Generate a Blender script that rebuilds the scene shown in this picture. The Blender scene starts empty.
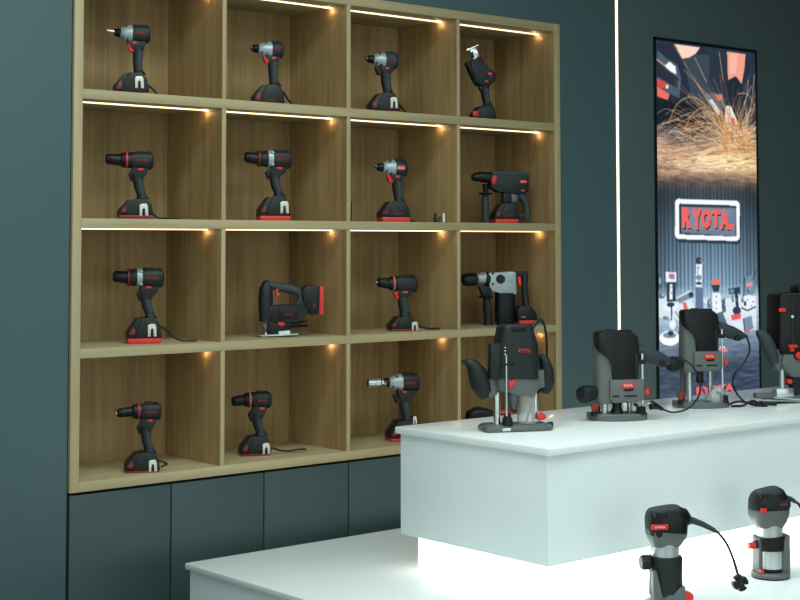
import bpy, bmesh, math, random
import numpy as np
from mathutils import Vector, Matrix

random.seed(7)
SC = bpy.context.scene
COL = SC.collection

# ------------------------------------------------------------------ camera
F_PX, YAW, PITCH, ROLL = 1491.59, .703778, .055414, -.000914
CAM_POS = Vector((-2.9114, -3.81096, 1.42732))
cd = bpy.data.cameras.new('camera')
cam = bpy.data.objects.new('camera', cd); COL.objects.link(cam)
cd.sensor_fit = 'HORIZONTAL'; cd.sensor_width = 36; cd.lens = F_PX / 800 * 36
cd.shift_y = -(300 - 160.829) / 800
cd.clip_start = .05; cd.clip_end = 50
_cy, _sy, _cp, _sp = math.cos(YAW), math.sin(YAW), math.cos(PITCH), math.sin(PITCH)
fwd = Vector((_sy*_cp, _cy*_cp, _sp)); right = Vector((_cy, -_sy, 0)); up = right.cross(fwd)
r_ = math.cos(ROLL)*right + math.sin(ROLL)*up; u_ = -math.sin(ROLL)*right + math.cos(ROLL)*up
M = Matrix((r_, u_, -fwd)).transposed().to_4x4(); M.translation = CAM_POS
cam.matrix_world = M
SC.camera = cam

# ------------------------------------------------------------------ world, light, exposure
SC.view_settings.view_transform = 'Standard'; SC.view_settings.look = 'None'
SC.view_settings.exposure = -0.25; SC.view_settings.gamma = 1.0
SC.view_settings.use_curve_mapping = False
W = bpy.data.worlds.new('world'); SC.world = W; W.use_nodes = True
W.node_tree.nodes['Background'].inputs[0].default_value = (.6, .8, .85, 1)
W.node_tree.nodes['Background'].inputs[1].default_value = .05

def area(name, loc, sx, sy, power, col, rot=(0, 0, 0)):
    l = bpy.data.lights.new(name, 'AREA'); l.shape = 'RECTANGLE'; l.size = sx; l.size_y = sy
    l.energy = power; l.color = col
    o = bpy.data.objects.new(name, l); COL.objects.link(o); o.location = loc; o.rotation_euler = rot
    return o
COOL = (.86, 1.0, .985)
area('unseen_ceiling_panel', (-1.6, -2.6, 2.95), 2.6, 1.6, 38, COOL)
area('unseen_ceiling_panel', (-.9, -1.25, 2.95), 1.8, .5, 33, COOL)  # unseen panel added to brighten the lower counter top
area('unseen_ceiling_panel', (.9, -2.6, 2.95), 1.8, 1.2, 31, COOL)
area('unseen_ceiling_panel', (-2.6, -4.8, 2.95), 2.4, 1.4, 50, COOL)
area('added_front_fill', (-1.2, -6.3, 1.5), 5.0, 2.4, 60, COOL, (math.pi/2, 0, 0))  # added soft frontal fill for the niches, no opening behind it
area('added_side_fill', (-4.5, -2.8, 1.5), 3.4, 2.2, 34, COOL, (math.pi/2, 0, -math.pi/2))  # added fill from the left to lift the counter's left faces

# ------------------------------------------------------------------ materials
def s2l(c):
    return tuple((x/255/12.92 if x/255 <= .04045 else ((x/255+.055)/1.055)**2.4) for x in c)
def mat(name, rgb, rough=.5, metal=0, var=.06, scale=40, bump=0, coat=0, emit=0, trans=0, ecol=None):
    m = bpy.data.materials.new(name); m.use_nodes = True; nt = m.node_tree
    b = nt.nodes['Principled BSDF']; c = s2l(rgb)
    tc = nt.nodes.new('ShaderNodeTexCoord'); n = nt.nodes.new('ShaderNodeTexNoise')
    n.inputs['Scale'].default_value = scale; nt.links.new(tc.outputs['Object'], n.inputs['Vector'])
    cr = nt.nodes.new('ShaderNodeValToRGB')
    cr.color_ramp.elements[0].color = tuple(x*(1-var) for x in c)+(1,)
    cr.color_ramp.elements[1].color = tuple(min(1, x*(1+var)) for x in c)+(1,)
    nt.links.new(n.outputs['Fac'], cr.inputs['Fac']); nt.links.new(cr.outputs['Color'], b.inputs['Base Color'])
    b.inputs['Specular IOR Level'].default_value = .35 if max(rgb) < 60 else .5
    b.inputs['Roughness'].default_value = rough; b.inputs['Metallic'].default_value = metal
    b.inputs['Coat Weight'].default_value = coat; b.inputs['Transmission Weight'].default_value = trans
    if emit:
        b.inputs['Emission Color'].default_value = s2l(ecol or rgb)+(1,); b.inputs['Emission Strength'].default_value = emit
    if bump:
        bp = nt.nodes.new('ShaderNodeBump'); bp.inputs['Strength'].default_value = bump
        bp.inputs['Distance'].default_value = .002
        nt.links.new(n.outputs['Fac'], bp.inputs['Height']); nt.links.new(bp.outputs['Normal'], b.inputs['Normal'])
    return m

def wood(name, dark, light, axis='Z', rough=.55):
    m = bpy.data.materials.new(name); m.use_nodes = True; nt = m.node_tree; b = nt.nodes['Principled BSDF']
    tc = nt.nodes.new('ShaderNodeTexCoord')
    def noise(sc, detail, lo, hi, mapscale):
        mp = nt.nodes.new('ShaderNodeMapping'); mp.inputs['Scale'].default_value = mapscale
        n = nt.nodes.new('ShaderNodeTexNoise'); n.inputs['Scale'].default_value = sc; n.inputs['Detail'].default_value = detail
        n.inputs['Distortion'].default_value = .6
        nt.links.new(tc.outputs['Object'], mp.inputs['Vector']); nt.links.new(mp.outputs['Vector'], n.inputs['Vector'])
        r = nt.nodes.new('ShaderNodeMapRange'); r.inputs[1].default_value = lo; r.inputs[2].default_value = hi
        nt.links.new(n.outputs['Fac'], r.inputs[0]); return r
    st = {'Z': (1, 1, .045), 'X': (.045, 1, 1)}[axis]
    a = noise(55, 8, .3, .7, st); c = noise(9, 3, .3, .7, {'Z': (1, 1, .12), 'X': (.12, 1, 1)}[axis])
    mx = nt.nodes.new('ShaderNodeMath'); mx.operation = 'MULTIPLY_ADD'; mx.inputs[1].default_value = .5
    h = nt.nodes.new('ShaderNodeMath'); h.operation = 'MULTIPLY'; h.inputs[1].default_value = .5
    nt.links.new(c.outputs[0], h.inputs[0]); nt.links.new(a.outputs[0], mx.inputs[0]); nt.links.new(h.outputs[0], mx.inputs[2])
    cr = nt.nodes.new('ShaderNodeValToRGB'); e = cr.color_ramp.elements
    e[0].position = .15; e[0].color = s2l(dark)+(1,); e[1].position = .85; e[1].color = s2l(light)+(1,)
    nt.links.new(mx.outputs[0], cr.inputs['Fac']); nt.links.new(cr.outputs['Color'], b.inputs['Base Color'])
    bp = nt.nodes.new('ShaderNodeBump'); bp.inputs['Strength'].default_value = .15; bp.inputs['Distance'].default_value = .001
    nt.links.new(mx.outputs[0], bp.inputs['Height']); nt.links.new(bp.outputs['Normal'], b.inputs['Normal'])
    b.inputs['Roughness'].default_value = rough
    return m

m_wall = mat('teal_wall_panel', (70, 94, 97), .55, var=.03, scale=3)
m_wall_dark = mat('grey_green_wall_panel', (76, 92, 92), .55, var=.03, scale=3)
m_cab = mat('teal_cabinet_laminate', (51, 71, 71), .5, var=.03, scale=3)
m_gap = mat('dark_joint', (14, 20, 22), .8)
m_floor = mat('grey_floor', (105, 108, 106), .4, var=.1, scale=3)
m_ceil = mat('ceiling_paint', (190, 195, 195), .8)
m_room = mat('room_wall_paint', (95, 108, 112), .7)
m_oak = wood('oak_vertical_shaded', (136, 112, 72), (174, 147, 102))
m_oakf = wood('oak_edge_vertical', (164, 149, 112), (182, 166, 127))
m_oakh = wood('oak_edge_horizontal', (162, 147, 110), (182, 166, 127), 'X')
m_white = mat('white_lacquer', (240, 245, 243), .16, var=.01, scale=5)
m_whiteb = mat('white_lacquer_body', (232, 240, 240), .25, var=.01, scale=5)
for _m in (m_white, m_whiteb): _m.node_tree.nodes['Principled BSDF'].inputs['Specular IOR Level'].default_value = .22
m_glow = mat('backlit_acrylic', (255, 255, 252), .3, emit=3.7, ecol=(255, 255, 250))
m_led = mat('warm_led_diffuser', (255, 240, 215), .4, emit=2.6, ecol=(255, 222, 176))
m_ledspot = mat('led_strip_end', (255, 225, 170), .4, emit=5, ecol=(255, 205, 130))
m_ledv = mat('white_led_diffuser', (255, 250, 235), .4, emit=2.0, ecol=(255, 234, 206))
m_black = mat('black_plastic', (13, 15, 16), .42, bump=.1, scale=300)
m_dark = mat('charcoal_plastic', (26, 32, 33), .48, bump=.1, scale=300)
m_rub = mat('dark_rubber_grip', (45, 57, 60), .6, bump=.3, scale=500)
m_grey = mat('grey_cast_plastic', (92, 99, 98), .45, var=.05)
m_greyl = mat('cast_alloy', (160, 176, 178), .38, metal=.35, var=.1, scale=120)
m_silver = mat('brushed_silver', (205, 212, 212), .25, metal=.85, var=.05)
m_chrome = mat('chrome', (225, 230, 230), .12, metal=1)
m_steel = mat('dark_steel', (90, 92, 92), .3, metal=.9)
m_red = mat('red_plastic', (222, 44, 36), .42, var=.05)
m_dred = mat('dark_red_plastic', (128, 30, 30), .45, var=.1)
m_mred = mat('muted_red_print', (180, 36, 42), .5)
m_orange = mat('orange_ring_plastic', (205, 95, 62), .45)
m_labw = mat('white_print', (228, 230, 225), .5)
m_clip = mat('bright_belt_clip', (212, 210, 196), .35, metal=.2)
m_cord = mat('black_cord_rubber', (20, 21, 24), .45)
m_poster_frame = mat('black_lightbox_frame', (16, 22, 26), .4)
m_sleeve = mat('turned_steel_sleeve', (205, 212, 210), .3, metal=.6)
m_clear = mat('clear_polycarbonate', (236, 242, 242), .16, trans=.8)
m_clear.node_tree.nodes['Principled BSDF'].inputs['IOR'].default_value = 1.15

# ------------------------------------------------------------------ mesh helpers
def link(o): COL.objects.link(o); return o
def finish(bm, name, material, parent=None, smooth=True, angle=32):
    bmesh.ops.recalc_face_normals(bm, faces=bm.faces)
    me = bpy.data.meshes.new(name); bm.to_mesh(me); bm.free()
    me.materials.append(material)
    if smooth:
        for p in me.polygons: p.use_smooth = True
        me.set_sharp_from_angle(angle=math.radians(angle))
    o = bpy.data.objects.new(name, me); link(o)
    if parent: o.parent = parent
    return o
def thing(name, label, cat, loc=(0, 0, 0), rz=0, group=None, kind=None):
    o = bpy.data.objects.new(name, None); link(o); o.location = loc; o.rotation_euler = (0, 0, rz)
    o.empty_display_size = .05
    if label: o['label'] = label
    if cat: o['category'] = cat
    if group: o['group'] = group
    if kind: o['kind'] = kind
    return o
def add_box(bm, a, b, bev=0):
    vs = [bm.verts.new((x, y, z)) for x in (a[0], b[0]) for y in (a[1], b[1]) for z in (a[2], b[2])]
    fs = [bm.faces.new([vs[i] for i in q]) for q in
          ((0, 1, 3, 2), (4, 6, 7, 5), (0, 4, 5, 1), (2, 3, 7, 6), (0, 2, 6, 4), (1, 5, 7, 3))]
    if bev:
        es = list({e for f in fs for e in f.edges})
        bmesh.ops.bevel(bm, geom=es, offset=bev, segments=2, affect='EDGES', profile=.5)
def box(name, material, a, b, parent=None, bev=0):
    bm = bmesh.new(); add_box(bm, a, b, bev); return finish(bm, name, material, parent)
def smooth_path(pts, n=6):
    P = [Vector(p) for p in pts]
    if len(P) < 3: return P
    out = []
    for i in range(len(P)-1):
        p0 = P[max(i-1, 0)]; p1 = P[i]; p2 = P[i+1]; p3 = P[min(i+2, len(P)-1)]
        for k in range(n):
            t = k/n
            out.append(.5*((2*p1)+(p2-p0)*t+(2*p0-5*p1+4*p2-p3)*t*t+(3*p1-p0-3*p2+p3)*t**3))
    out.append(P[-1]); return out
def add_tube(bm, pts, r, n=8, flat=1.0):
    rings = []; prev = None
    for i, p in enumerate(pts):
        d = (pts[min(i+1, len(pts)-1)]-pts[max(i-1, 0)]).normalized()
        a = prev if prev is not None else (Vector((0, 0, 1)) if abs(d.z) < .9 else Vector((1, 0, 0)))
        a = (a-d*a.dot(d)).normalized(); prev = a; b = d.cross(a)
        rr = r(i/(len(pts)-1)) if callable(r) else r
        rings.append([bm.verts.new(p+rr*(a*math.cos(t)*flat+b*math.sin(t))) for t in [2*math.pi*k/n for k in range(n)]])
    skin(bm, rings)
def skin(bm, rings):
    n = len(rings[0])
    for A, B in zip(rings, rings[1:]):
        for k in range(n): bm.faces.new((A[k], A[(k+1) % n], B[(k+1) % n], B[k]))
    bm.faces.new(rings[0][::-1]); bm.faces.new(rings[-1])

def text_mesh(name, s, material, parent, origin, xdir, ydir, width, height, extrude=.0004, bold=.02, center=True):
    cu = bpy.data.curves.new('txt', 'FONT'); cu.body = s; cu.size = 1; cu.extrude = 0; cu.offset = bold
    cu.resolution_u = 2
    tmp = bpy.data.objects.new('txt', cu)
    me = bpy.data.meshes.new_from_object(tmp); bpy.data.objects.remove(tmp); bpy.data.curves.remove(cu)
    co = np.array([v.co[:] for v in me.vertices]); lo, hi = co.min(0), co.max(0)
    X = Vector(xdir).normalized(); Y = Vector(ydir).normalized(); Z = X.cross(Y); O = Vector(origin)
    for v in me.vertices:
        a = (v.co.x-lo[0])/(hi[0]-lo[0])-.5; b = (v.co.y-lo[1])/(hi[1]-lo[1])-.5
        v.co = O+X*a*width+Y*b*height
    bm = bmesh.new(); bm.from_mesh(me)
    r = bmesh.ops.extrude_face_region(bm, geom=list(bm.faces))
    for v in [g for g in r['geom'] if isinstance(g, bmesh.types.BMVert)]: v.co += Z*extrude
    me.name = name
    bm.to_mesh(me); bm.free(); me.name = name; me.materials.clear(); me.materials.append(material)
    o = bpy.data.objects.new(name, me); link(o); o.parent = parent
    return o

class MB:
    """collects shapes drawn on a tool's own side-elevation sheet (u left-right, v downwards, y towards its left flank)"""
    def __init__(s, t): s.t = t; s.bm = bmesh.new()
    def loft(s, pts, e=2.4, n=18, y=0, sm=0):
        t = s.t; P = [t.L(p[0], p[1], (p[4] if len(p) > 4 else y), (p[4] if len(p) > 4 else y)) for p in pts]; rings = []
        for i, p in enumerate(P):
            d = (P[min(i+1, len(P)-1)]-P[max(i-1, 0)]); d.normalize()
            if len(pts[i]) > 5: d = pts[i][5]
            sd = Vector((0, 1, 0)); sd = (sd-d*sd.dot(d)).normalized(); a = d.cross(sd)
            ra, ry = pts[i][2]*t.s, pts[i][3]*t.s; ring = []
            for k in range(n):
                th = 2*math.pi*k/n; c, q = math.cos(th), math.sin(th)
                ring.append(s.bm.verts.new(p+a*ra*math.copysign(abs(c)**(2/e), c)+sd*ry*math.copysign(abs(q)**(2/e), q)))
            rings.append(ring)
        skin(s.bm, rings); return s
    def prism(s, poly, y0, y1, bev=.6, taper=1.0):
        t = s.t; P = poly; cu = sum(p[0] for p in P)/len(P); cv = sum(p[1] for p in P)/len(P)
        ym = (y0+y1)/2; A = [s.bm.verts.new(t.L(u, v, y0, ym)) for u, v in P]
        B = [s.bm.verts.new(t.L(cu+(u-cu)*taper, cv+(v-cv)*taper, y1, ym)) for u, v in P]
        n = len(P); fs = [s.bm.faces.new(A[::-1]), s.bm.faces.new(B)]
        for k in range(n): fs.append(s.bm.faces.new((A[k], A[(k+1) % n], B[(k+1) % n], B[k])))
        if bev:
            es = list({e for f in fs for e in f.edges})
            bmesh.ops.bevel(s.bm, geom=es, offset=bev*t.s, segments=2, affect='EDGES', profile=.5, clamp_overlap=True)
        return s
    def tube(s, pts, r, n=8, flat=1.0, sm=5):
        pts = [(p[0], p[1], p[2] if len(p) > 2 else 0) for p in pts]; P = [s.t.L(p[0], p[1], p[2], p[2]) for p in pts]
        P = smooth_path(P, sm) if sm else P
        rr = (lambda k: r(k)*s.t.s) if callable(r) else r*s.t.s
        low_ = (1.2 if callable(r) else r)*s.t.s+.0002
        for q in P: q.z = max(q.z, low_)
        add_tube(s.bm, P, rr, n, flat); return s
    def ycyl(s, u, v, r, y0, y1, n=16, r1=None):
        r1 = r if r1 is None else r1
        rings = []
        for y, q in ((y0, r), (y1, r1)):
            c = s.t.L(u, v, y, (y0+y1)/2); rings.append([s.bm.verts.new(c+Vector((math.cos(a)*q*s.t.s, 0, math.sin(a)*q*s.t.s))) for a in [2*math.pi*k/n for k in range(n)]])
        skin(s.bm, rings); return s
    def zlathe(s, u, y, prof, n=20, sx=1, sy=1):
        rings = []
        for v, r in prof:
            c = s.t.L(u, v, y, y); rings.append([s.bm.verts.new(c+Vector((math.cos(a)*r*s.t.s*sx, math.sin(a)*r*s.t.s*sy, 0))) for a in [2*math.pi*k/n for k in range(n)]])
        skin(s.bm, rings); return s
    def box(s, u0, u1, v0, v1, y0, y1, bev=.5):
        return s.prism([(u0, v0), (u1, v0), (u1, v1), (u0, v1)], y0, y1, bev)
    def build(s, name, material, parent=None, label=None, angle=32):
        o = finish(s.bm, name, material, parent or s.t.root, angle=angle)
        if label: o['label'] = label
        return o
class Tool:
    def __init__(s, name, label, cat, pos, u0, v0, phi=16, group=None, view=139.68, depth=None):
        d = Vector(pos)-CAM_POS; s.s = (depth or d.dot(fwd))/F_PX
        s.u0, s.v0, s.c, s.tn = u0, v0, math.cos(math.radians(phi)), math.tan(math.radians(phi))
        s.root = thing(name, label, cat, pos, math.radians(view+phi), group)
    def L(s, u, v, y=0, ym=0): return Vector(((s.u0-u)*s.s/s.c+ym*s.s*s.tn, y*s.s, max(.0004, (s.v0-v)*s.s)))
    def m(s): return MB(s)
    def text(s, name, txt, material, u, v, y, w, h, parent=None, bold=.02):
        o = s.L(u, v, y, y)
        return text_mesh(name, txt, material, parent or s.root, o, (-1, 0, 0), (0, 0, 1), w*s.s/s.c, h*s.s, .0005, bold)

# ------------------------------------------------------------------ room shell
RX0, RX1, RY0, CEIL = -4.6, 4.2, -6.4, 3.0
def structure(o, kind='structure'): o['kind'] = kind; return o
structure(box('floor', m_floor, (RX0, RY0, -.05), (RX1, .6, 0)))
structure(box('ceiling', m_ceil, (RX0, RY0, CEIL), (RX1, .6, CEIL+.05)))
structure(box('wall_left', m_room, (RX0-.08, RY0, 0), (RX0, .6, CEIL)))
structure(box('wall_right', m_room, (RX1, RY0, 0), (RX1+.08, .6, CEIL)))
structure(box('wall_front', m_room, (RX0, RY0-.08, 0), (RX1, RY0, CEIL)))

LO, LI, RI, RO = -.8895, -.8608, 1.073, 1.1017        # shelf unit: outer / inner side faces
Z_TO, Z_TI = 2.2394, 2.2091
ZB = [(1.8409, 1.8693), (1.4726, 1.5), (1.1033, 1.13)]
Z_B4B, Z_B4T = .73, .7584
DIV = [(-.3868, -.3729), (.0982, .1128), (.5856, .5993)]
DEP = .321
wb = thing('wall_back', None, None, kind='structure')
YW = .006
LED0, LED1 = 1.4190, 1.4308
box('backing', m_gap, (RX0, .35, 0), (RX1, .42, CEIL), wb)
box('wall_panel', m_wall, (RX0, YW, 0), (LO-.0055, .35, CEIL-.001), wb, .0008)
bm = bmesh.new(); add_box(bm, (LO-.006, YW, Z_TO), (LED0-.002, .35, CEIL-.001)); add_box(bm, (RO+.0005, YW, .001), (LED0-.002, .35, Z_TO))
finish(bm, 'wall_panel', m_wall, wb)
box('wall_panel', m_wall_dark, (LED1+.002, YW, 0.001), (RX1, .35, CEIL-.001), wb, .0008)
box('shadow_gap', m_gap, (LO-.0056, YW+.006, 0), (LO-.0003, .34, Z_TO), wb)

# ------------------------------------------------------------------ display shelf unit
su = thing('display_shelf_unit', 'oak cubby shelf unit of four by four lit niches holding power tools', 'shelf', ((LO+RI)/2, 0, Z_B4B))
def slocal(o):            # parts are given in room coordinates: shift them under the unit's own base
    o.location = -su.location; return o
def sbox(name, m, a, b, bev=.0012): return slocal(box(name, m, a, b, su, bev))
sbox('side_panel', m_oakf, (LO, 0, Z_B4B), (LI, DEP+.02, Z_TO))
sbox('side_panel', m_oakf, (RI, 0, Z_B4B), (RO, DEP+.02, Z_TO))
sbox('top_panel', m_oakh, (LI, 0, Z_TI), (RI, DEP+.02, Z_TO))
sbox('bottom_panel', m_oakh, (LI, 0, Z_B4B), (RI, DEP+.02, Z_B4T))
for zb, zt in ZB: sbox('shelf_board', m_oakh, (LI, 0, zb), (RI, DEP, zt))
levels = [(Z_B4T, ZB[2][0]), (ZB[2][1], ZB[1][0]), (ZB[1][1], ZB[0][0]), (ZB[0][1], Z_TI)]
cols = [(LI, DIV[0][0]), (DIV[0][1], DIV[1][0]), (DIV[1][1], DIV[2][0]), (DIV[2][1], RI)]
for z0, z1 in levels:
    for a, b in DIV: sbox('divider', m_oakf, (a, .0015, z0), (b, DEP, z1), .0008)
# oak linings inside each niche: back and both cheeks are the same oak, niche shade put into its colour
for ci, (a, b) in enumerate(cols):
    for z0, z1 in levels:
        sbox('back_panel', m_oak, (a, DEP-.004, z0), (b, DEP+.01, z1), 0)
        sbox('niche_cheek', m_oak, (a, .003, z0), (a+.0012, DEP-.004, z1), 0)
        sbox('niche_cheek', m_oak, (b-.0012, .003, z0), (b, DEP-.004, z1), 0)
        st = sbox('led_strip', m_led, (a+.004, .078, z1-.0035), (b-.004, .087, z1+.002), 0)
        bm = bmesh.new(); add_box(bm, (b-.0055, .078, z1-.0045), (b-.0016, .087, z1+.001), .001)
        e = finish(bm, 'led_end_cap', m_ledspot, st)
        ll = bpy.data.lights.new('led_end_light', 'POINT'); ll.energy = .034; ll.color = (1, .70, .36); ll.shadow_soft_size = .003
        lo = bpy.data.objects.new('led_end_light', ll); COL.objects.link(lo); lo.location = (b-.014, .083, z1-.010)
for kx in range(6):
    w = (RO-LO)/6; x0 = LO+kx*w; x1 = x0+w
    c = thing('base_cabinet', ['leftmost', 'second from left', 'third from left', 'fourth from left',
              'fifth from left, mostly hidden by white counter', 'rightmost, hidden behind white counter'][kx]
              .join(['teal flat-fronted cabinet under the oak shelf unit, ', '']), 'cabinet', ((x0+x1)/2, .17, 0))
    box('body', m_gap, (-w/2+.001, -.14, .002), (w/2-.001, .17, Z_B4B-.004), c)
    box('door', m_cab, (-w/2+.0022, -.168, .01), (w/2-.0022, -.145, Z_B4B-.008), c, .0012)
vl = box('vertical_led_strip', m_ledv, (LED0, YW-.001, 0), (LED1, .02, CEIL-.002))
vl['label'] = 'slim vertical warm white light line running up the teal wall'; vl['category'] = 'light'

# ------------------------------------------------------------------ white display counter
ct = thing('display_counter', 'glossy white two-tier display counter with glowing recessed plinth', 'counter', (.5, -.97, 0))
def cbox(name, m, a, b, bev=0):
    o = box(name, m, a, b, ct, bev); o.location = -ct.location; return o
TX = 2.6
cbox('upper_top', m_white, (-.2736, -1.260, .9115), (TX, -.680, .93), .003)
cbox('upper_body', m_whiteb, (-.2636, -1.2452, .642), (TX-.014, -.692, .9115), .002)
cbox('glowing_plinth', m_glow, (-.2280, -1.212, .551), (TX-.045, -.725, .642))
cbox('lower_top', m_white, (-.6715, -1.690, .533), (TX+.4, -.2545, .55), .003)
cbox('lower_body', m_whiteb, (-.6612, -1.680, 0.001), (TX+.385, -.2648, .533), .002)

# ------------------------------------------------------------------ lightbox poster
PX0, PX1, PZ1, PZ0 = 1.6389, 2.3033, 2.2424, .70
HM = (0.0063480155, -6.5994958e-05, -4.1471567, -0.00037763751, 0.0027692401, 0.1457035, -0.00046639055, 3.086207e-05)
def pn(u, v):             # flat layout sheet of the print -> fraction across, metres down
    w = HM[6]*u+HM[7]*v+1; return (HM[0]*u+HM[1]*v+HM[2])/w, (HM[3]*u+HM[4]*v+HM[5])/w
PWm, PHm = PX1-PX0, PZ1-PZ0
NX, NY = 240, 556
img = np.zeros((NY, NX, 3)); yy, xx = np.mgrid[0:NY, 0:NX]
gx = (xx+.5)/NX; gd = (yy+.5)/NY*PHm                        # fraction across, metres down
def tog(u, v):
    a, b = pn(u, v); return a*NX, b/PHm*NY
rng = np.random.RandomState(3)
def smooth2(a): return [(p.x, p.y) for p in smooth_path([(q[0], q[1], 0) for q in a], 6)]
def fill(poly, c, a=1.0, soft=False):
    P = [tog(*p) for p in poly]; ins = np.zeros((NY, NX), bool)
    n = len(P); px, py = xx+.5, yy+.5
    for i in range(n):
        (x1, y1), (x2, y2) = P[i], P[(i+1) % n]
        if y1 == y2: continue
        cnd = ((y1 > py) != (y2 > py)) & (px < (x2-x1)*(py-y1)/(y2-y1)+x1); ins ^= cnd
    img[ins] = img[ins]*(1-a)+np.array(c)*a
def ell(u, v, ru, rv, c, a=1.0):
    fill([(u+ru*math.cos(t), v+rv*math.sin(t)) for t in np.linspace(0, 2*math.pi, 20, endpoint=False)], c, a)
def line(pts, c, w=.6, a=.9):
    P = [tog(*p) for p in pts]
    for (x1, y1), (x2, y2) in zip(P, P[1:]):
        n = int(max(abs(x2-x1), abs(y2-y1))*2)+1
        for k in range(n+1):
            x = x1+(x2-x1)*k/n; y = y1+(y2-y1)*k/n; r = w
            i0, i1 = int(y-r), int(y+r)+1; j0, j1 = int(x-r), int(x+r)+1
            for i in range(max(i0, 0), min(i1, NY)):
                for j in range(max(j0, 0), min(j1, NX)):
                    if (i+.5-y)**2+(j+.5-x)**2 <= (r+.2)**2: img[i, j] = img[i, j]*(1-a)+np.array(c)*a
def vnoise(sx, sy):
    g = rng.rand(int(NY/sy)+3, int(NX/sx)+3); a = yy/sy; b = xx/sx
    i = a.astype(int); j = b.astype(int); fa = (a-i); fb = (b-j)
    return (g[i, j]*(1-fa)+g[i+1, j]*fa)*(1-fb)+(g[i, j+1]*(1-fa)+g[i+1, j+1]*fa)*fb
BANDTOP = .55; SIGNZ = .62
img[:] = (38, 50, 66)
img += (vnoise(6, 25)[..., None]-.5)*22
# corrugated back wall
low = gd > .53
strip = (.5+.5*np.sin(gx*2*math.pi*27))*.6+.4*vnoise(3.1, 600)
sh = 1-np.clip((gd-.98)/.15, 0, 1)*0
base = np.stack([62+72*strip, 86+78*strip, 106+80*strip], -1)*(.52+.62*np.clip((gd-.62)/.36, 0, 1))[..., None]
base *= (.75+.35*np.sin(np.clip(gx, 0, 1)*math.pi))[..., None]
img[low] = base[low]
fl = gd > .98
f = np.clip((gd-.98)/.06, 0, 1)[..., None]; g = np.clip((gd-1.1)/.22, 0, 1)[..., None]
rip = (vnoise(16, 2.2)[..., None]-.5)
floorc = (np.array([176, 204, 222])*(1-g)+np.array([62, 76, 98])*g)+rip*44
img[:] = np.where(fl[..., None], img*(1-f)+floorc*f, img)
# upper picture: hands, garment, grinder
fill([(655, 40), (672, 40), (690, 66), (704, 100), (700, 128), (655, 130)], (34, 44, 60))
fill([(681, 52), (708, 52), (712, 100), (704, 118), (690, 92)], (56, 70, 84))
fill([(710, 46), (728, 50), (727, 90), (716, 100), (708, 80)], (40, 50, 64))
fill([(655, 47), (664, 55), (676, 62), (680, 76), (678, 96), (655, 86)], (72, 92, 106))
fill([(655, 58), (666, 68), (677, 76), (676, 86), (655, 74)], (36, 46, 58))
line([(655, 57), (662, 62), (667, 67)], (236, 150, 120), .8)
fill([(663, 63), (668, 59), (674, 64), (675, 72), (669, 69)], (246, 250, 252))
fill([(655, 76), (664, 80), (668, 83), (666, 87), (655, 84)], (216, 72, 66))
fill([(655, 84), (668, 92), (666, 98), (655, 94)], (238, 112, 92))
ell(665.5, 84.5, 1.4, 2, (225, 235, 240))
fill([(655, 97), (672, 98), (700, 104), (706, 128), (655, 126)], (20, 26, 36))
fill([(673, 41), (699, 45), (695, 51), (688, 55), (681, 56)], (255, 216, 196))
fill([(727, 49), (746, 51.5), (745, 66), (742, 82), (736, 74), (728, 78)], (246, 160, 142))
fill([(730, 50), (738, 51), (736, 72), (730, 72)], (252, 184, 164))
fill([(727, 80), (732, 76), (738, 76), (742, 86), (744, 104), (738, 112), (727, 108)], (30, 38, 50))
fill([(706, 92), (714, 90), (724, 96), (722, 116), (708, 104)], (86, 104, 122))
fill([(708, 98), (712, 97), (720, 110), (718, 114)], (205, 222, 232))
fill([(715, 93), (722, 92), (722, 98), (718, 99)], (236, 110, 90))
fill([(726, 104), (731, 104), (740, 126), (739, 136), (731, 136), (723, 130)], (232, 244, 250))
fill([(731, 116), (734, 116), (736, 124), (733, 125)], (200, 70, 80))
# spark floor
sp0 = pn(700, 122)[1]
k = np.clip((gd-(.335+.02*np.sin(gx*5)))/.08, 0, 1)*(1-np.clip((gd-.53)/.09, 0, 1))
n1 = vnoise(20, 3); n2 = vnoise(6, 2); hot = np.clip(1.35*np.exp(-(((gx-.66)/.36)**2+((gd-.475)/.04)**2)), 0, 1)
sc = np.stack([112+104*n1+46*n2, 88+92*n1+46*n2, 68+78*n1+44*n2], -1)
fade = np.clip((gd-.50)/.10, 0, 1)[..., None]; sc = sc*(1-.55*fade)
sc = sc*(1-hot[..., None])+np.array([255, 232, 186])*hot[..., None]
sc[..., 2] -= 22*np.exp(-(((gx-.8)/.25)**2+((gd-.42)/.1)**2)); sc[..., 0] += 10
img[:] = img*(1-k[..., None])+np.clip(sc, 0, 255)*k[..., None]
for i in range(330):
    a = math.radians(rng.uniform(185, 355)); L = rng.uniform(10, 60)*rng.rand()**.4; u, v = 735+rng.uniform(-7, 9), 140+rng.uniform(-8, 12)
    b = a+rng.uniform(-.25, .25); m_ = (u+L*.5*math.cos(a), v+L*.5*math.sin(a)); e_ = (u+L*math.cos(b), v+L*math.sin(b)+L*.12)
    c_ = [(236, 160, 92), (246, 204, 150), (180, 116, 66), (255, 238, 214)][rng.randint(4)]
    line([(u+L*.2*math.cos(a), v+L*.2*math.sin(a)), m_, e_], c_, .3, .5)
for i in range(420):
    u, v = rng.uniform(652, 750), 122+48*rng.rand(); L = rng.uniform(3, 14)
    line([(u, v), (u+L, v+L*rng.uniform(-.35, .1))], [(255, 244, 226), (84, 66, 54), (232, 186, 136), (150, 108, 74)][rng.randint(4)], .3, .4)
for i in range(80):
    u, v = rng.uniform(722, 750), rng.uniform(128, 156); L = rng.uniform(20, 66); a = rng.uniform(-1.1, .3)
    line(smooth2([(u, v), (u+L*a*.4, v-L*.5), (u+L*a, v-L)]), [(226, 150, 88), (244, 202, 150), (168, 108, 62)][rng.randint(3)], .3, .42)
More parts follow.
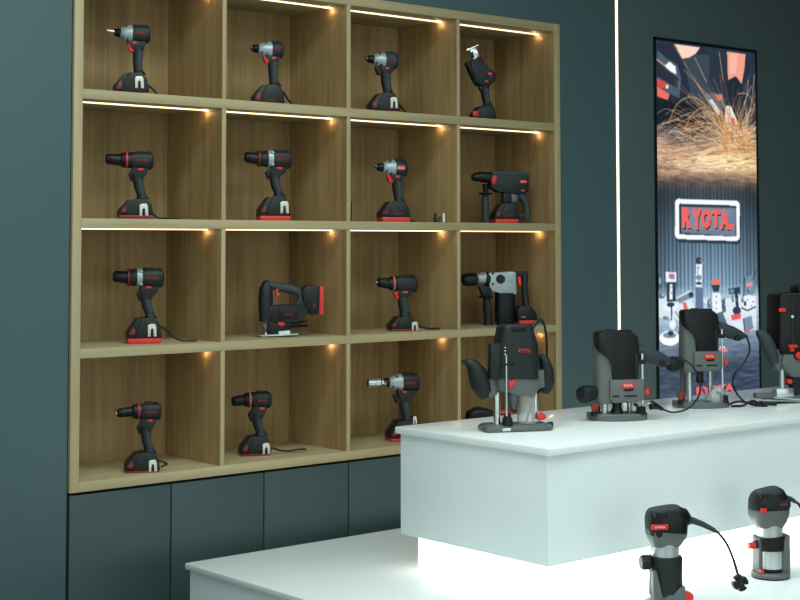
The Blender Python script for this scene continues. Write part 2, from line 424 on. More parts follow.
for i in range(60):
    u, v = rng.uniform(676, 722), rng.uniform(112, 140); L = rng.uniform(8, 28)
    line(smooth2([(u, v), (u-L*.6, v-L*.3), (u-L, v-L*.1)]), [(224, 158, 98), (246, 224, 194)][rng.randint(2)], .3, .4)
for arc in ([(668, 118), (676, 102), (688, 95), (700, 99), (712, 116), (724, 132)], [(655, 128), (664, 121), (674, 118), (684, 120)],
            [(684, 126), (692, 112), (704, 106), (716, 118)], [(738, 92), (748, 92), (755, 104)], [(672, 42), (700, 88), (712, 104)],
            [(694, 55), (706, 80)], [(719, 50), (723, 78)], [(755, 72), (752, 100), (745, 130)], [(738, 128), (746, 100), (749, 78)],
            [(736, 130), (742, 108), (752, 84)]):
    line(smooth2(arc), (216, 172, 120), .5, .75)
# sign plate
def rrect(u0, u1, v0, v1, sl, r, c, a=1):
    pts = []
    for cu, cv, t0 in ((u0+r, v0+r, 180), (u1-r, v0+r, 270), (u1-r, v1-r, 0), (u0+r, v1-r, 90)):
        for q in range(0, 91, 30):
            t = math.radians(t0+q); uu = cu+r*math.cos(t); pts.append((uu, cv+r*math.sin(t)+sl*(uu-u0)))
    fill(pts, c, a)
rrect(675, 741, 200, 242, .03, 4, (34, 44, 62), .8)
rrect(673.6, 740, 197.6, 238.5, .035, 4, (250, 252, 255))
rrect(677.8, 736.6, 202.6, 233.8, .04, 1, (46, 56, 72))
fill([(680, 206), (736, 207.5), (736, 236), (680, 232)], (112, 128, 146))
fill([(682, 208), (733, 209), (720, 230), (684, 228)], (132, 146, 162), .6)
# tool group on the pictured floor
W_ = (238, 246, 252); D_ = (44, 58, 78); G_ = (120, 142, 164)
def deco(parts):
    for p in parts: fill(*p)
fill([(655, 300), (668, 296), (690, 300), (700, 318), (690, 322), (655, 318)], W_, .7)
fill([(700, 300), (757, 296), (757, 330), (735, 335), (720, 318)], W_, .75)
fill([(664, 272), (675, 272), (675, 282), (664, 282)], W_); fill([(667, 274), (673, 274), (673, 279), (667, 279)], (190, 120, 150))
fill([(665, 282), (674, 282), (674, 302), (665, 302)], D_); fill([(668, 284), (671, 284), (671, 300), (668, 300)], W_)
ell(669, 307, 8, 4, W_); ell(669, 305, 4, 2.4, D_)
fill([(676, 297), (690, 290), (692, 297), (678, 304)], G_); line([(676, 298), (690, 291)], W_, .9); ell(690, 295, 2.5, 3, D_)
fill([(681, 303), (685, 303), (688, 313), (684, 313)], (220, 110, 100))
fill([(694.5, 288), (702.5, 288), (702.5, 312), (694.5, 312)], (100, 118, 146))
fill([(695, 264), (701.5, 264), (701, 287), (695, 287)], W_); ell(698, 260.5, 3.2, 3.4, D_); line([(699, 260), (704, 263)], (225, 130, 120), .8)
ell(698, 277.5, 3, 2.6, G_); ell(698, 283.5, 3, 1.4, D_); line([(697, 266), (697, 276)], G_, .8)
ell(715.5, 282, 5.4, 3, (235, 122, 104)); fill([(711, 285), (720, 285), (718, 292), (713, 292)], D_)
fill([(712, 293), (720, 293), (722, 312), (712, 312)], W_); fill([(707, 300), (711, 298), (712, 309), (708, 310)], G_); fill([(721, 300), (725, 298), (726, 312), (722, 314)], D_, .7)
fill([(728, 289), (740, 287), (741, 294), (729, 294)], D_); fill([(729, 290), (734, 289), (734, 293), (729, 293)], G_); fill([(735, 294), (738, 294), (739, 307), (736, 307)], D_)
ell(737, 311, 4.2, 4.2, D_); fill([(731, 315), (741, 314), (741, 319), (732, 321)], (236, 92, 88))
fill([(745, 278), (753, 275), (755, 280), (755, 294), (745, 296)], G_); line([(745, 278), (744, 296)], D_, 1.1); fill([(747, 283), (753, 282), (753, 286), (747, 287)], (226, 150, 168))
line([(753, 280), (757, 270)], D_, .6); ell(749, 302, 7, 7, W_); line([(742, 308), (748, 311), (756, 307)], D_, .9); ell(745.5, 304, 1.4, 2.4, D_); ell(754, 302, .9, 1, (220, 80, 110))
fill([(743, 319), (752, 316), (754, 328), (745, 333)], G_); line([(744, 320), (745, 331)], D_, .9); line([(745, 333), (754, 328)], (232, 84, 96), 1.1); line([(732, 322), (742, 327)], W_, 1.2)
fill([(708, 316), (722, 312), (728, 326), (712, 328)], (60, 76, 98), .8)
ell(668, 339, 10.5, 7.5, (250, 253, 255)); ell(668, 336, 7, 3, G_); ell(669, 334, 3, 2.6, D_); ell(671, 325, 3.4, 5, W_); line([(670, 308), (670, 320)], D_, 1.0); line([(674, 312), (680, 322), (677, 334)], D_, .5)
ell(722, 351, 6, 2.4, (240, 130, 120)); ell(722, 348, 3, 1.2, W_)
for (u, v, a_, b_) in ((657, 282, 2, 8), (660, 296, 3, 3), (675, 300, 3, 2), (664, 318, 3, 2), (708, 304, 1.5, 4), (724, 306, 1.2, 4), (743, 300, 1.5, 3), (733, 299, 1.4, 4), (749, 290, 1, 3)):
    ell(u, v, a_, b_, D_, .6); ell(u+1, v-1, a_*.5, b_*.5, W_, .6)
for (u, v) in ((716, 297), (716, 303), (716, 309), (670, 287), (670, 293), (698, 268), (698, 281), (748, 300), (752, 306), (737, 300)):
    ell(u, v, 1.0, .9, G_, .8)
img = np.clip(img, 0, 255)
pd = np.pad(img, ((1, 1), (1, 1), (0, 0)), 'edge')
img = img*.36+.16*(pd[:-2, 1:-1]+pd[2:, 1:-1]+pd[1:-1, :-2]+pd[1:-1, 2:])
img = np.clip(img, 0, 255)/255
lin = np.where(img <= .04045, img/12.92, ((img+.055)/1.055)**2.4)
po = thing('lightbox_poster', 'tall backlit poster with grinder sparks above and red lettered sign and tools below', 'poster', ((PX0+PX1)/2, YW-.0005, PZ0))
me = bpy.data.meshes.new('printed_panel')
vx = np.linspace(PX0+.012, PX1-.008, NX)-(PX0+PX1)/2; vz = PHm-.012-np.linspace(0, PHm-.02, NY)
VX, VZ = np.meshgrid(vx, vz); verts = np.stack([VX, np.full_like(VX, -.0045), VZ], -1).reshape(-1, 3)
idx = np.arange(NX*NY).reshape(NY, NX)
faces = np.stack([idx[:-1, :-1], idx[1:, :-1], idx[1:, 1:], idx[:-1, 1:]], -1).reshape(-1, 4)
me.from_pydata(verts.tolist(), [], faces.tolist())
ca = me.color_attributes.new('print', 'FLOAT_COLOR', 'POINT')
ca.data.foreach_set('color', np.concatenate([lin.reshape(-1, 3), np.ones((NX*NY, 1))], 1).astype(np.float32).ravel())
mp = bpy.data.materials.new('backlit_print'); mp.use_nodes = True; nt = mp.node_tree; b = nt.nodes['Principled BSDF']
at = nt.nodes.new('ShaderNodeAttribute'); at.attribute_name = 'print'
nt.links.new(at.outputs['Color'], b.inputs['Emission Color']); b.inputs['Emission Strength'].default_value = 1.2
b.inputs['Base Color'].default_value = (.01, .01, .01, 1); b.inputs['Roughness'].default_value = .35
me.materials.append(mp)
pp = bpy.data.objects.new('printed_panel', me); link(pp); pp.parent = po
hw = PWm/2
bm = bmesh.new()
for a, c in (((-hw, -.007, 0), (-hw+.010, 0, PHm)), ((hw-.010, -.007, 0), (hw, 0, PHm)), ((-hw, -.007, PHm-.012), (hw, 0, PHm)), ((-hw, -.007, 0), (hw, 0, .012))): add_box(bm, a, c)
finish(bm, 'frame', m_poster_frame, po)
bm = bmesh.new(); add_box(bm, (-hw+.005, -.004, .005), (hw-.005, -.0002, PHm-.005)); finish(bm, 'light_box', m_poster_frame, po)
m_lred = mat('backlit_red_lettering', (90, 20, 20), .5, emit=1.05, ecol=(250, 106, 104))
m_lsh = mat('lettering_shadow', (30, 20, 30), .6, emit=.5, ecol=(70, 30, 50))
def ploc(u, v):
    a, d = pn(u, v); return ((a-.5)*PWm, PHm-d)
def poster_letters(items, size_m, hgt, y, m, name, dx=0, dz=0):
    for ch, u, v, w in items:
        x, z = ploc(u, v)
        text_mesh(name, ch, m, po, (x+dx, y, z+dz), (1, 0, 0), (0, 0, 1), w, hgt, .0004, .045)
sgn = [('R', 686.4, 217.6, .056), ('Y', 696.6, 219.0, .058), ('O', 705.8, 218.6, .058), ('T', 715.6, 218.6, .056), ('A', 724.4, 219.4, .058)]
for k_, (ch, u, v, w) in enumerate(sgn):
    x, z = ploc(u, v); hh = [.080, .084, .080, .074, .080][k_]
    text_mesh('sign_letter_shadow', ch, m_lsh, po, (x+.005, -.0047, z-.007), (1, 0, 0), (0, 0, 1), w, hh, .0002, .06)
    text_mesh('sign_letter', ch, m_lred, po, (x, -.0050, z), (1, 0, -.02), (.02, 0, 1), w*1.08, hh*1.04, .0003, .07)
x, z = ploc(731, 226)
bm = bmesh.new(); add_box(bm, (x-.016, -.0056, z-.012), (x+.014, -.0047, z+.008), 0); finish(bm, 'sign_dot', m_lred, po)
x, z = ploc(715, 389)
text_mesh('lower_lettering', 'RYOTA', m_lred, po, (x, -.0050, z), (1, 0, 0), (0, 0, 1), .24, .032, .0004, .05)
# ------------------------------------------------------------------ tools
TOOLS_MARK = 1
def clip_geo(t, u, v, w, h, y):
    """bright belt clip: an arch with two prongs"""
    a, b = u-w/2, u+w/2; k = w*.32
    return t.m().prism([(a, v+h), (a+w*.04, v+h*.35), (a-w*.02, v+h*.12), (a+w*.25, v), (b-w*.15, v), (b, v+h*.25), (b+w*.05, v+h), (b-k, v+h),
                        (b-k, v+h*.42), (u, v+h*.3), (a+k, v+h*.45), (a+k, v+h)], y, y+1.2, .2)

def battery(t, ul, ur, vt, vb, red, style='slide', redmat=None, logo=False, clip=None, strap=None, half=11.5):
    """slide battery with the tool's foot over it; ul..ur, vt..vb on the sheet; red = height of the red tray"""
    ul += 1.4; ur -= 2.8; h = vb-vt; w = ur-ul
    if red:
        t.m().prism([(ul+.2, vb-red), (ur-.4, vb-red), (ur-.2, vb), (ul+.8, vb)], -half, half, .8).build('battery_tray', redmat or m_red)
    bt = t.m().prism([(ul, vb-red), (ul+.4, vb-h*.45), (ul+w*.30, vt+h*.04), (ur-w*.2, vt+h*.02), (ur-w*.06, vt+h*.28), (ur, vb-h*.25), (ur-.2, vb-red)],
                     -half+.8, half-.8, .9).build('battery', m_black)
    t.m().prism([(ul+w*.24, vb-red-.2), (ul+w*.27, vb-h*.52), (ul+w*.42, vt+h*.02), (ur-w*.24, vt), (ur-w*.08, vt+h*.24), (ur-w*.01, vb-h*.3), (ur-w*.06, vb-red-.2)],
                -half-.2, half+.2, 1.1).build('foot', m_dark)
    t.m().prism([(ul+w*.06, vb-red-h*.14), (ul+w*.08, vb-h*.42), (ul+w*.19, vb-h*.62), (ul+w*.23, vb-h*.45), (ul+w*.21, vb-red-h*.14)],
                -half+.2, half-.2, .3).build('battery_latch', m_dred, bt)
    # front face window of the battery pack
    if logo:
        t.text('logo', 'RYOTA', m_mred, ul+w*.70, vb-red-h*.16, half+.25, w*.30, 1.5)
    if clip:
        clip_geo(t, clip[0]+2.2, *clip[1:], half+.2).build('belt_clip', m_clip)
    if strap:
        strap = [(ur-2, strap[0][1]-.6)]+list(strap)
        o = t.m().tube([(p[0], p[1], p[2] if len(p) > 2 else 0) for p in strap], 1.35, 8, .8).build('wrist_strap', m_cord)

def handle(t, a, b, w0=5.4, w1=4.8, y=4.6, rub=True, bow=.8):
    mu, mv = (a[0]+b[0])/2-bow, (a[1]+b[1])/2
    h = t.m().loft([(a[0]-.4, a[1]-2, w0*.95, y), (a[0], a[1], w0, y), (mu, mv, (w0+w1)/2-.3, y*.95), (b[0]-.6, b[1]-3, w1*.92, y*.92), (b[0], b[1], w1*1.1, y*1.1), (b[0]+.4, b[1]+3, w1*1.5, y*1.7)], 2.5)
    o = h.build('handle', m_dark)
    if rub:
        t.m().loft([(a[0]+1.2, a[1]+1.5, w0*.66, y*1.14), (mu+1.1, mv, w0*.66, y*1.12), (b[0]+.4, b[1]-2.5, w1*.7, y*1.1)], 2.6).build('grip_pad', m_rub, o)
    return o

def motor_housing(t, u0, u1, v, r, tilt=0, mate=None, vents=True, split=True, logo=None, ry=None):
    ry = ry or r*.86; L_ = u1-u0
    o = t.m().loft([(u0-.3, v, r*.80, ry*.82), (u0+.8, v, r*.93, ry*.94), (u0+L_*.3, v+tilt*.3, r, ry), (u0+L_*.75, v+tilt*.75, r, ry), (u1-1.6, v+tilt, r*.93, ry*.94), (u1, v+tilt, r*.72, ry*.74)], 2.7).build('motor_housing', mate or m_dark)
    t.m().loft([(u1-3.6, v+tilt, r*1.03, ry*1.04), (u1-1.6, v+tilt, r*1.0, ry*1.02)], 2.7).build('rear_bumper', m_black, o)
    for q in range(3):
        t.m().box(u1-7.5+q*1.5, u1-6.7+q*1.5, v-r*1.03, v-r*.55, -ry*.55, ry*.55, 0).build('air_vent', m_black, o)
    t.m().box(u0+L_*.18, u0+L_*.55, v-r*1.1, v-r*.75, -ry*.4, ry*.4, .3).build('torque_selector', m_black, o)
    for du, dv in ((.22, .6), (.9, -.55), (.88, .6)): t.m().ycyl(u0+L_*du+ry*.2, v+dv*r, .55, ry*.5, ry*.86, 8).build('housing_screw', m_steel, o)
    if logo:
        t.text('logo', 'RYOTA', m_mred if logo != 'label' else m_labw, u0+L_*.58, v+tilt*.5+r*.05, ry+(.45 if logo != 'label' else .75), L_*.48, r*.30, o)
        if logo == 'label': t.m().box(u0+L_*.34, u0+L_*.86, v-r*.22, v+r*.34, ry-1, ry+.7, .2).build('name_plate', m_red, o)
    return o

def chuck(t, tip, u1, v, r, tilt=0, ring=None, jaws=True):
    L_ = u1-tip; vz = lambda q: v+tilt*(1-q)
    o = t.m().loft([(tip+.4, vz(0), r*.6, r*.6), (tip+1.6, vz(.05), r*.86, r*.86), (tip+L_*.3, vz(.3), r*.98, r*.98), (tip+L_*.34, vz(.34), r*.92, r*.92), (tip+L_*.62, vz(.62), r, r), (u1, vz(1), r, r)], 2, 20).build('chuck', m_black)
    if jaws: t.m().loft([(tip-.6, vz(0), .8, .8), (tip+1.5, vz(0), 1.6, 1.6)], 2, 10).build('chuck_jaws', m_chrome, o)
    return o

def drill(label, pos, u0, v0, tip, g0, h0, h1, v, r, grip_a, grip_b, bat, ring=m_red, ring_u=None, gear='black', trig=m_black,
          phi=16, clip=None, strap=None, tilt=1.2, logo=True, redmat=None, redh=4.2, cr=None, ringw=.8, half=11.5):
    grip_a = (grip_a[0]-1.6, grip_a[1]); grip_b = (grip_b[0]-.6, grip_b[1])
    t = Tool('cordless_drill', label, 'drill', pos, u0, v0, phi, 'cordless drills on the shelf unit')
    cr = cr or r*.66
    chuck(t, tip, g0, v, cr, tilt)
    # clutch collar
    t.m().loft([(g0-.5, v, cr*1.12, cr*1.12), (g0+1.2, v, r*.86, r*.84), ((g0+h0)/2, v, r*.92, r*.88), (h0+.6, v, r*.94, r*.9)], 2, 22).build('clutch_collar', m_black if gear == 'black' else m_dark)
    if ring is not None:
        ru = ring_u or (g0+h0)/2
        t.m().loft([(ru-ringw, v, r*.97, r*.93), (ru+ringw, v, r*1.0, r*.95)], 2, 22).build('collar_ring', ring)
    if gear == 'silver':
        t.m().loft([(h0-2.6, v, r*.98, r*.92), (h0+2.2, v, r*1.0, r*.95)], 2.2, 22).build('gearbox', m_greyl)
        for k in (-.7, 0, .7):
            t.m().prism([(h0+1.5, v+k*r-1), (h0+4.4, v+k*r-.6), (h0+4.4, v+k*r+.8), (h0+1.5, v+k*r+1)], r*.5, r*.93, .2).build('gearbox_lug', m_greyl)
    motor_housing(t, h0, h1, v, r, .8, logo=logo)
    # neck web between housing and grip
    t.m().prism([(h0+1, v+r*.5), (h1-2.5, v+r*.5), (h1-6, v+r*1.55), (grip_a[0]+4.5, grip_a[1]+1), (grip_a[0]-4.8, grip_a[1]+1), (h0+2.2, v+r*1.2)], -4.4, 4.4, 1).build('neck', m_dark)
    tu, tv = grip_a[0]-5.8, grip_a[1]
    t.m().prism([(h0+1, v+r*.9), (h0+6, v+r*.9), (tu+3.2, tv+2.5), (tu-.8, tv+3.4), (tu-2.2, tv-.5), (tu-3.2, tv-3.5)], -3, 3, .6).build('trigger', trig)
    t.m().box(h0+6, h0+11, v+r*.95, v+r*.95+2.2, -4.7, 4.8, .4).build('direction_switch', m_red)
    handle(t, grip_a, grip_b)
    battery(t, *bat, redh, redmat=redmat, clip=clip, strap=strap, half=half)
    return t

def impact(label, pos, u0, v0, tip, g0, h0, h1, v, r, grip_a, grip_b, bat, trig=m_red, phi=16, clip=None, strap=None, logo=True,
           redh=2.5, redmat=None, batlogo=False, name='impact_driver', cat='impact driver', group='impact tools on the shelf unit', tilt=1.5, socket=False, mate=None, half=11.5, anvil=None):
    t = Tool(name, label, cat, pos, u0, v0, phi, group)
    if not socket:
        t.m().loft([(tip, v-tilt*.5, 1.5, 1.5), (tip+.8, v-tilt*.5, 1.9, 1.9), (tip+4, v-tilt*.4, 1.9, 1.9), (g0+1, v, 2.2, 2.2)], 2, 12).build('anvil', anvil or m_steel)
    else:
        sk = t.m().loft([(tip, v, 4.3, 4.3), (tip+.8, v, 4.6, 4.6), (tip+12, v, 4.6, 4.6), (tip+13.5, v, 3.4, 3.4), (g0+1, v, 3.6, 3.6)], 2, 20).build('socket', m_silver)
        t.m().loft([(tip-.2, v, 3.5, 3.5), (tip+1.0, v, 3.6, 3.6)], 2, 16).build('socket_bore', m_black, sk)
        t.m().loft([(tip+16, v, 4.1, 4.1), (tip+19, v, 4.1, 4.1)], 2, 20).build('socket_ring', m_silver, sk)
    t.m().loft([(g0-4, v-.6, r*.36, r*.36), (g0-3, v-.5, r*.46, r*.46), (g0+.8, v-.2, r*.54, r*.54), (g0+2, v, r*.6, r*.6)], 2, 20).build('nose_boot', m_black)
    G = h0-g0
    t.m().loft([(g0+1, v, r*.52, r*.5), (g0+G*.3, v+.2, r*.74, r*.70), (g0+G*.6, v+.3, r*.92, r*.84), (h0+1.5, v+.4, r*1.0, r*.9)], 2.15, 24).build('hammer_case', m_greyl)
    for du, dv in ((G*.75, -r*.75), (G*.85, r*.7), (G*.45, r*.5)):
        t.m().ycyl(g0+du, v+dv, .8, r*.3, r*.9, 10).build('case_screw', m_black)
    motor_housing(t, h0, h1, v, r, .8, mate=mate, logo=logo)
    t.m().prism([(g0+G*.5, v+r*.6), (h1-2.5, v+r*.5), (h1-5, v+r*1.4), (grip_a[0]+4.8, grip_a[1]+1), (grip_a[0]-4.8, grip_a[1]+1), (g0+G*.9, v+r*1.35)], -4.4, 4.4, 1).build('neck', m_dark)
    tu, tv = grip_a[0]-5.6, grip_a[1]
    t.m().prism([(tu-5, tv-5.6), (tu+1, tv-5), (tu+2, tv+2.2), (tu-2, tv+3.4), (tu-3.4, tv+1.5), (tu-3.4, tv-1.6), (tu-5, tv-3)], -3.2, 3.2, .6).build('trigger', trig)
    t.m().box(h0+1.5, h0+5.5, v+r*1.0, v+r*1.0+2, -4.7, 4.8, .4).build('direction_switch', m_red)
    handle(t, grip_a, grip_b)
    battery(t, *bat, redh, redmat=redmat, clip=clip, strap=strap, logo=batlogo, half=half)
    return t

Z1, Z2, Z3, Z4 = 1.8693, 1.5, 1.13, .7584
# top row
impact('cordless impact driver with silver nose and white clip, leftmost niche of the top row', (-.6476, .1, Z1), 131, 95.9, 107, 118.5, 130, 148.5, 33, 8.8,
       (137.5, 49), (138, 72), (112.5, 150, 73, 95.9), clip=(138.7, 77.2, 8, 12), strap=[(149, 86), (154, 91), (158, 95), (164, 95.1)], tilt=4, anvil=m_silver)
impact('cordless impact driver with silver nose and red trigger in second niche of the top row', (-.1475, .1, Z1), 268, 105.8, 250, 256.5, 269.5, 282.5, 49, 8.2,
       (273, 60), (274, 84), (251, 285, 85, 105.8), strap=[(283, 92), (289, 101), (294, 105), (303, 105.2)], redh=1.5, redmat=m_dred, batlogo=True)
impact('cordless impact driver with black trigger and white clip in third niche of the top row', (.3321, .1, Z1), 383, 114, 365, 371.5, 383, 397.8, 59.5, 7.8,
       (385.5, 72), (388, 93), (367, 400, 93, 114), trig=m_black, clip=(391.8, 98, 7, 11), strap=[(399, 104), (406, 112), (410, 113.4), (419, 113.4)], mate=m_rub)
# reciprocating saw
t = Tool('reciprocating_saw', 'black cordless reciprocating saw pointing up in the top right niche', 'saw', (.8079, .1, Z1), 484, 121.3, 16)
t.m().prism([(467.5, 63), (479.3, 55.8), (482.6, 61), (484.4, 67.5), (491, 69.6), (494.6, 72.5), (495.6, 77), (493.5, 82), (488.8, 85.5), (480, 86.5), (475, 83), (472, 77.5), (470, 70)], -5.6, 5.6, 2.2).build('body_shell', m_dark)
t.m().prism([(464.2, 64.2), (468, 61.4), (470.5, 65), (471.8, 74), (475.8, 82.5), (479.6, 86.5), (476, 86), (471.6, 79), (468.4, 68)], -4.6, 4.6, 1.2).build('front_grip', m_black)
t.m().loft([(489, 72, 5.4, 6.6), (490, 80, 5, 6.4)], 2.4).build('motor_cap', m_dark)
t.m().prism([(468.5, 49.5), (475, 47.5), (479.5, 59), (473, 61.5)], -3.4, 3.4, .4).build('saw_shoe_arm', m_silver)
t.m().prism([(464.5, 50.5), (476.5, 44.8), (477.5, 46), (466, 52)], -5, 5, .3).build('saw_shoe', m_chrome)
t.m().prism([(469.5, 53.5), (472.5, 52), (474.5, 58), (471.5, 59)], 3.2, 3.8, .1).build('shoe_slot', m_black)
t.m().prism([(480, 84), (489, 82), (489, 90), (481, 92), (478, 88)], -2.6, 2.6, .6).build('trigger', m_black)
handle(t, (484.5, 87), (487.4, 105), 4.4, 4, 4.2)
t.m().box(487.5, 492, 73, 75.5, 6, 7.1, .2).build('name_plate', m_red)
t.m().box(484.5, 488, 81, 82.8, 5.5, 7.2, .2).build('lock_button', m_red)
battery(t, 469.5, 496.5, 106, 121.3, 1.2, redmat=m_dred, half=9.5)
t.m().box(472, 476.5, 112, 117, 8, 9.5, .2).build('battery_label', m_red)
# second row
drill('cordless drill with red collar ring and thin battery base, leftmost niche of second row', (-.6305, .1, Z2), 135, 219.4, 106, 121, 131, 151.8, 160, 8.6,
      (139, 178), (142, 197), (117, 154.5, 199, 219.4), ring_u=126.5, clip=(143.2, 204, 8, 12), strap=[(153, 215), (160, 218.6), (170, 218.8), (179, 218.8)], redmat=m_dred, tilt=-1)
drill('cordless drill with silver gearbox and tall red battery base, second niche of second row', (-.1239, .1, Z2), 274, 221, 245, 260, 270.5, 291, 158.8, 8.8,
      (276, 176), (279.5, 195), (257, 291.5, 196, 221), ring=m_dred, ring_u=259, gear='silver', clip=(283.4, 201.5, 8, 12), tilt=-1.5, redh=5, ringw=.7)
impact('cordless impact wrench with silver nose and bright red battery base, third niche of second row', (.3768, .1, Z2), 393, 222.3, 374.5, 381, 393, 407, 167.5, 8.2,
       (397, 180), (399, 201), (377.5, 410, 201, 222.3), trig=m_red, logo='label', redh=5, batlogo=True, name='impact_wrench', cat='impact wrench', tilt=2, strap=[(408, 220.5), (411, 221.3), (415, 221.6)])
# combi hammer, second row right
t = Tool('rotary_hammer', 'black cordless rotary hammer with side handle and red lever, rightmost niche of second row', 'rotary hammer', (.9142, .1, Z2), 505.6, 223.5, 14)
t.m().loft([(471.5, 178, 2.6, 2.6), (474, 177.5, 4.2, 4.2), (478, 177, 4.6, 4.6), (480, 177, 5.2, 5.2), (486, 177.5, 5.6, 5.6), (492, 178, 5.8, 5.8)], 2, 20).build('chuck', m_black)
t.m().prism([(489, 176), (493, 172.5), (520, 171.5), (528, 173.5), (528, 190), (524, 194), (504, 193.5), (497, 190.5), (489, 189)], -6.5, 6.5, 1.6).build('gear_housing', m_dark)
t.m().prism([(490, 173), (493, 171.6), (520, 170.8), (528, 172.6), (528, 175.5), (491, 175)], -5.5, 6.9, .8).build('top_cover', m_rub)
t.m().prism([(491.5, 184.5), (490.6, 181), (493, 175.8), (496, 176), (495.5, 179.5), (494.5, 184)], 4, 7.6, .5).build('mode_lever', m_red)
t.m().loft([(485, 184, 3.2, 3.2), (486, 193, 2.6, 2.8)], 2).build('handle_clamp', m_black)
sh = t.m().loft([(485.3, 194, 3, 3), (485, 199, 3.5, 3.6), (485, 210, 4, 4.2), (485.3, 217, 3.5, 3.6), (485.5, 223.3, 4.2, 4.2)], 2.3).build('side_handle', m_rub)
t.m().zlathe(485.3, 0, [(194.8, 7), (193.4, 7.4), (192.8, 6)], 18).build('hand_guard', m_black, sh)
t.m().box(502, 510.5, 192, 204, -4.5, 4.5, .8).build('motor_column', m_black)
t.m().box(510.5, 518, 192, 203, -3.6, 3.6, .5).build('motor_fins', m_steel)
t.m().loft([(520, 190, 5, 4.6), (522.5, 196, 4.4, 4.2), (526, 203, 3.4, 4), (527.5, 212, 3.6, 4), (527, 219, 4.4, 4.4)], 2.5).build('rear_grip', m_rub)
t.m().prism([(517, 214), (530, 213), (530, 219), (518, 219)], -4, 4, 1).build('grip_bridge', m_dark)
t.m().box(521, 524.5, 189.6, 191.4, 5, 6.9, .2).build('lock_button', m_red)
t.m().box(520, 527, 180.3, 183.2, 6, 7, .2).build('name_plate', m_red); t.text('logo', 'RYOTA', m_labw, 523.5, 181.8, 7.1, 5.4, 1.3)
battery(t, 490.5, 519, 203, 223.3, 4.2, logo=True, half=10)
# third row
drill('cordless drill with silver gearbox, red battery base and long strap, leftmost niche of third row', (-.5851, .1182, Z3), 144, 343, 113.5, 129, 139, 162, 277.6, 9.2,
      (147, 298), (150, 316), (125.5, 162.5, 317, 343), ring=m_dred, ring_u=128.5, gear='silver', clip=(151.4, 323.5, 8, 12.5), strap=[(158, 326), (165, 330), (172, 337), (180, 341), (195, 341.4)], tilt=-1.5, redh=5.2, ringw=.8)
t_ = drill('cordless drill with orange collar ring and red trigger, third niche of third row', (.4154, .0988, Z3), 402, 330.5, 377, 389, 395.5, 416.8, 283.5, 8,
      (404, 296), (405.5, 315), (387, 416.5, 316, 331), ring=m_orange, ring_u=393, trig=m_red, clip=(412.5, 321.5, 6, 8.5), strap=[(417, 326), (424, 328), (432, 329.5), (440, 330)], logo=False, redmat=m_dred, redh=2.6, tilt=-1.5, half=10)
# jigsaw
t = Tool('jigsaw', 'black cordless jigsaw with red end battery, second niche of third row', 'jigsaw', (-.0813, .0943, Z3), 285, 336.5, 14)
t.m().loft([(261.5, 284, 3.2, 5.6, 0, Vector((0, 0, 1)))] if 0 else [(266, 321, 6.4, 7.2), (265.8, 300, 7.4, 8), (266, 289, 6.6, 7.6), (267.5, 283, 4.6, 5.6), (269, 281.3, 2.2, 3.4)], 2.8).build('front_housing', m_dark)
t.m().prism([(268, 305), (276, 305), (296, 305.5), (301, 304), (306, 296), (313, 290), (314, 300), (307, 313), (300, 320), (297, 323), (270, 322)], -7.5, 7.5, 1.6).build('motor_housing', m_dark)
t.m().prism([(280, 307.5), (298.5, 307.5), (298, 319), (280.5, 318.5)], 6.6, 8.2, .5).build('side_cover', m_black)
t.m().loft([(268, 284.5, 3.8, 5.6), (276, 286.5, 4.2, 5.2), (288, 288.5, 4.6, 5.2), (297, 291, 4.2, 5), (301, 296, 4.2, 5), (299.5, 303, 4, 5), (297, 307, 5, 5.5)], 2.5).build('handle', m_rub)
t.m().prism([(300, 292), (304, 286), (315, 285), (318, 288.5), (318, 314), (310, 315.5), (303, 306)], -8.5, 8.5, 1.2).build('battery', m_black)
t.m().prism([(317.5, 286), (321.8, 287), (321.4, 315), (316.8, 314.5)], -9.5, 9.5, .9).build('battery_tray', m_red)
t.m().ycyl(277.5, 289.8, 1.3, 4.4, 5.7, 12).build('lock_button', m_red)
t.m().prism([(275.5, 293), (279.5, 293), (279, 296.6), (276, 296)], -2, 4.6, .5).build('trigger', m_red)
t.m().prism([(277.8, 323.2), (280, 321.8), (285.5, 322.3), (285, 324.8), (281.5, 326)], 6.2, 7.4, .3).build('mode_lever', m_red)
t.m().prism([(268, 321), (291, 321), (290, 329), (282, 331), (268, 335)], -5, 6, .8).build('gear_case', m_black)
t.m().loft([(288, 324.5, 3.4, 3.6), (307, 324.2, 3.2, 3.4)], 2).build('dust_port', m_black)
t.m().prism([(262.5, 323.5), (268, 322), (268.5, 331), (264, 334)], -2.6, 2.6, .4).build('blade_guard', m_steel)
t.m().prism([(265.5, 325), (267, 325), (267, 336), (265.8, 336)], -.5, .5, 0).build('saw_blade', m_chrome)
t.m().prism([(256.5, 334.6), (262, 334.2), (296, 333.2), (297, 334.6), (262, 336)], -9, 9, .3).build('base_plate', m_silver)
t.m().prism([(277.5, 331), (289, 330), (289.4, 333.5), (278.5, 334)], -5, 8, .4).build('base_bracket', m_labw)
t.text('logo', 'RYOTA', m_mred, 289.5, 314.5, 8.25, 9.5, 1.9); t.text('logo', 'RYOTA', m_mred, 314.3, 306, 8.55, 2.2, 5)
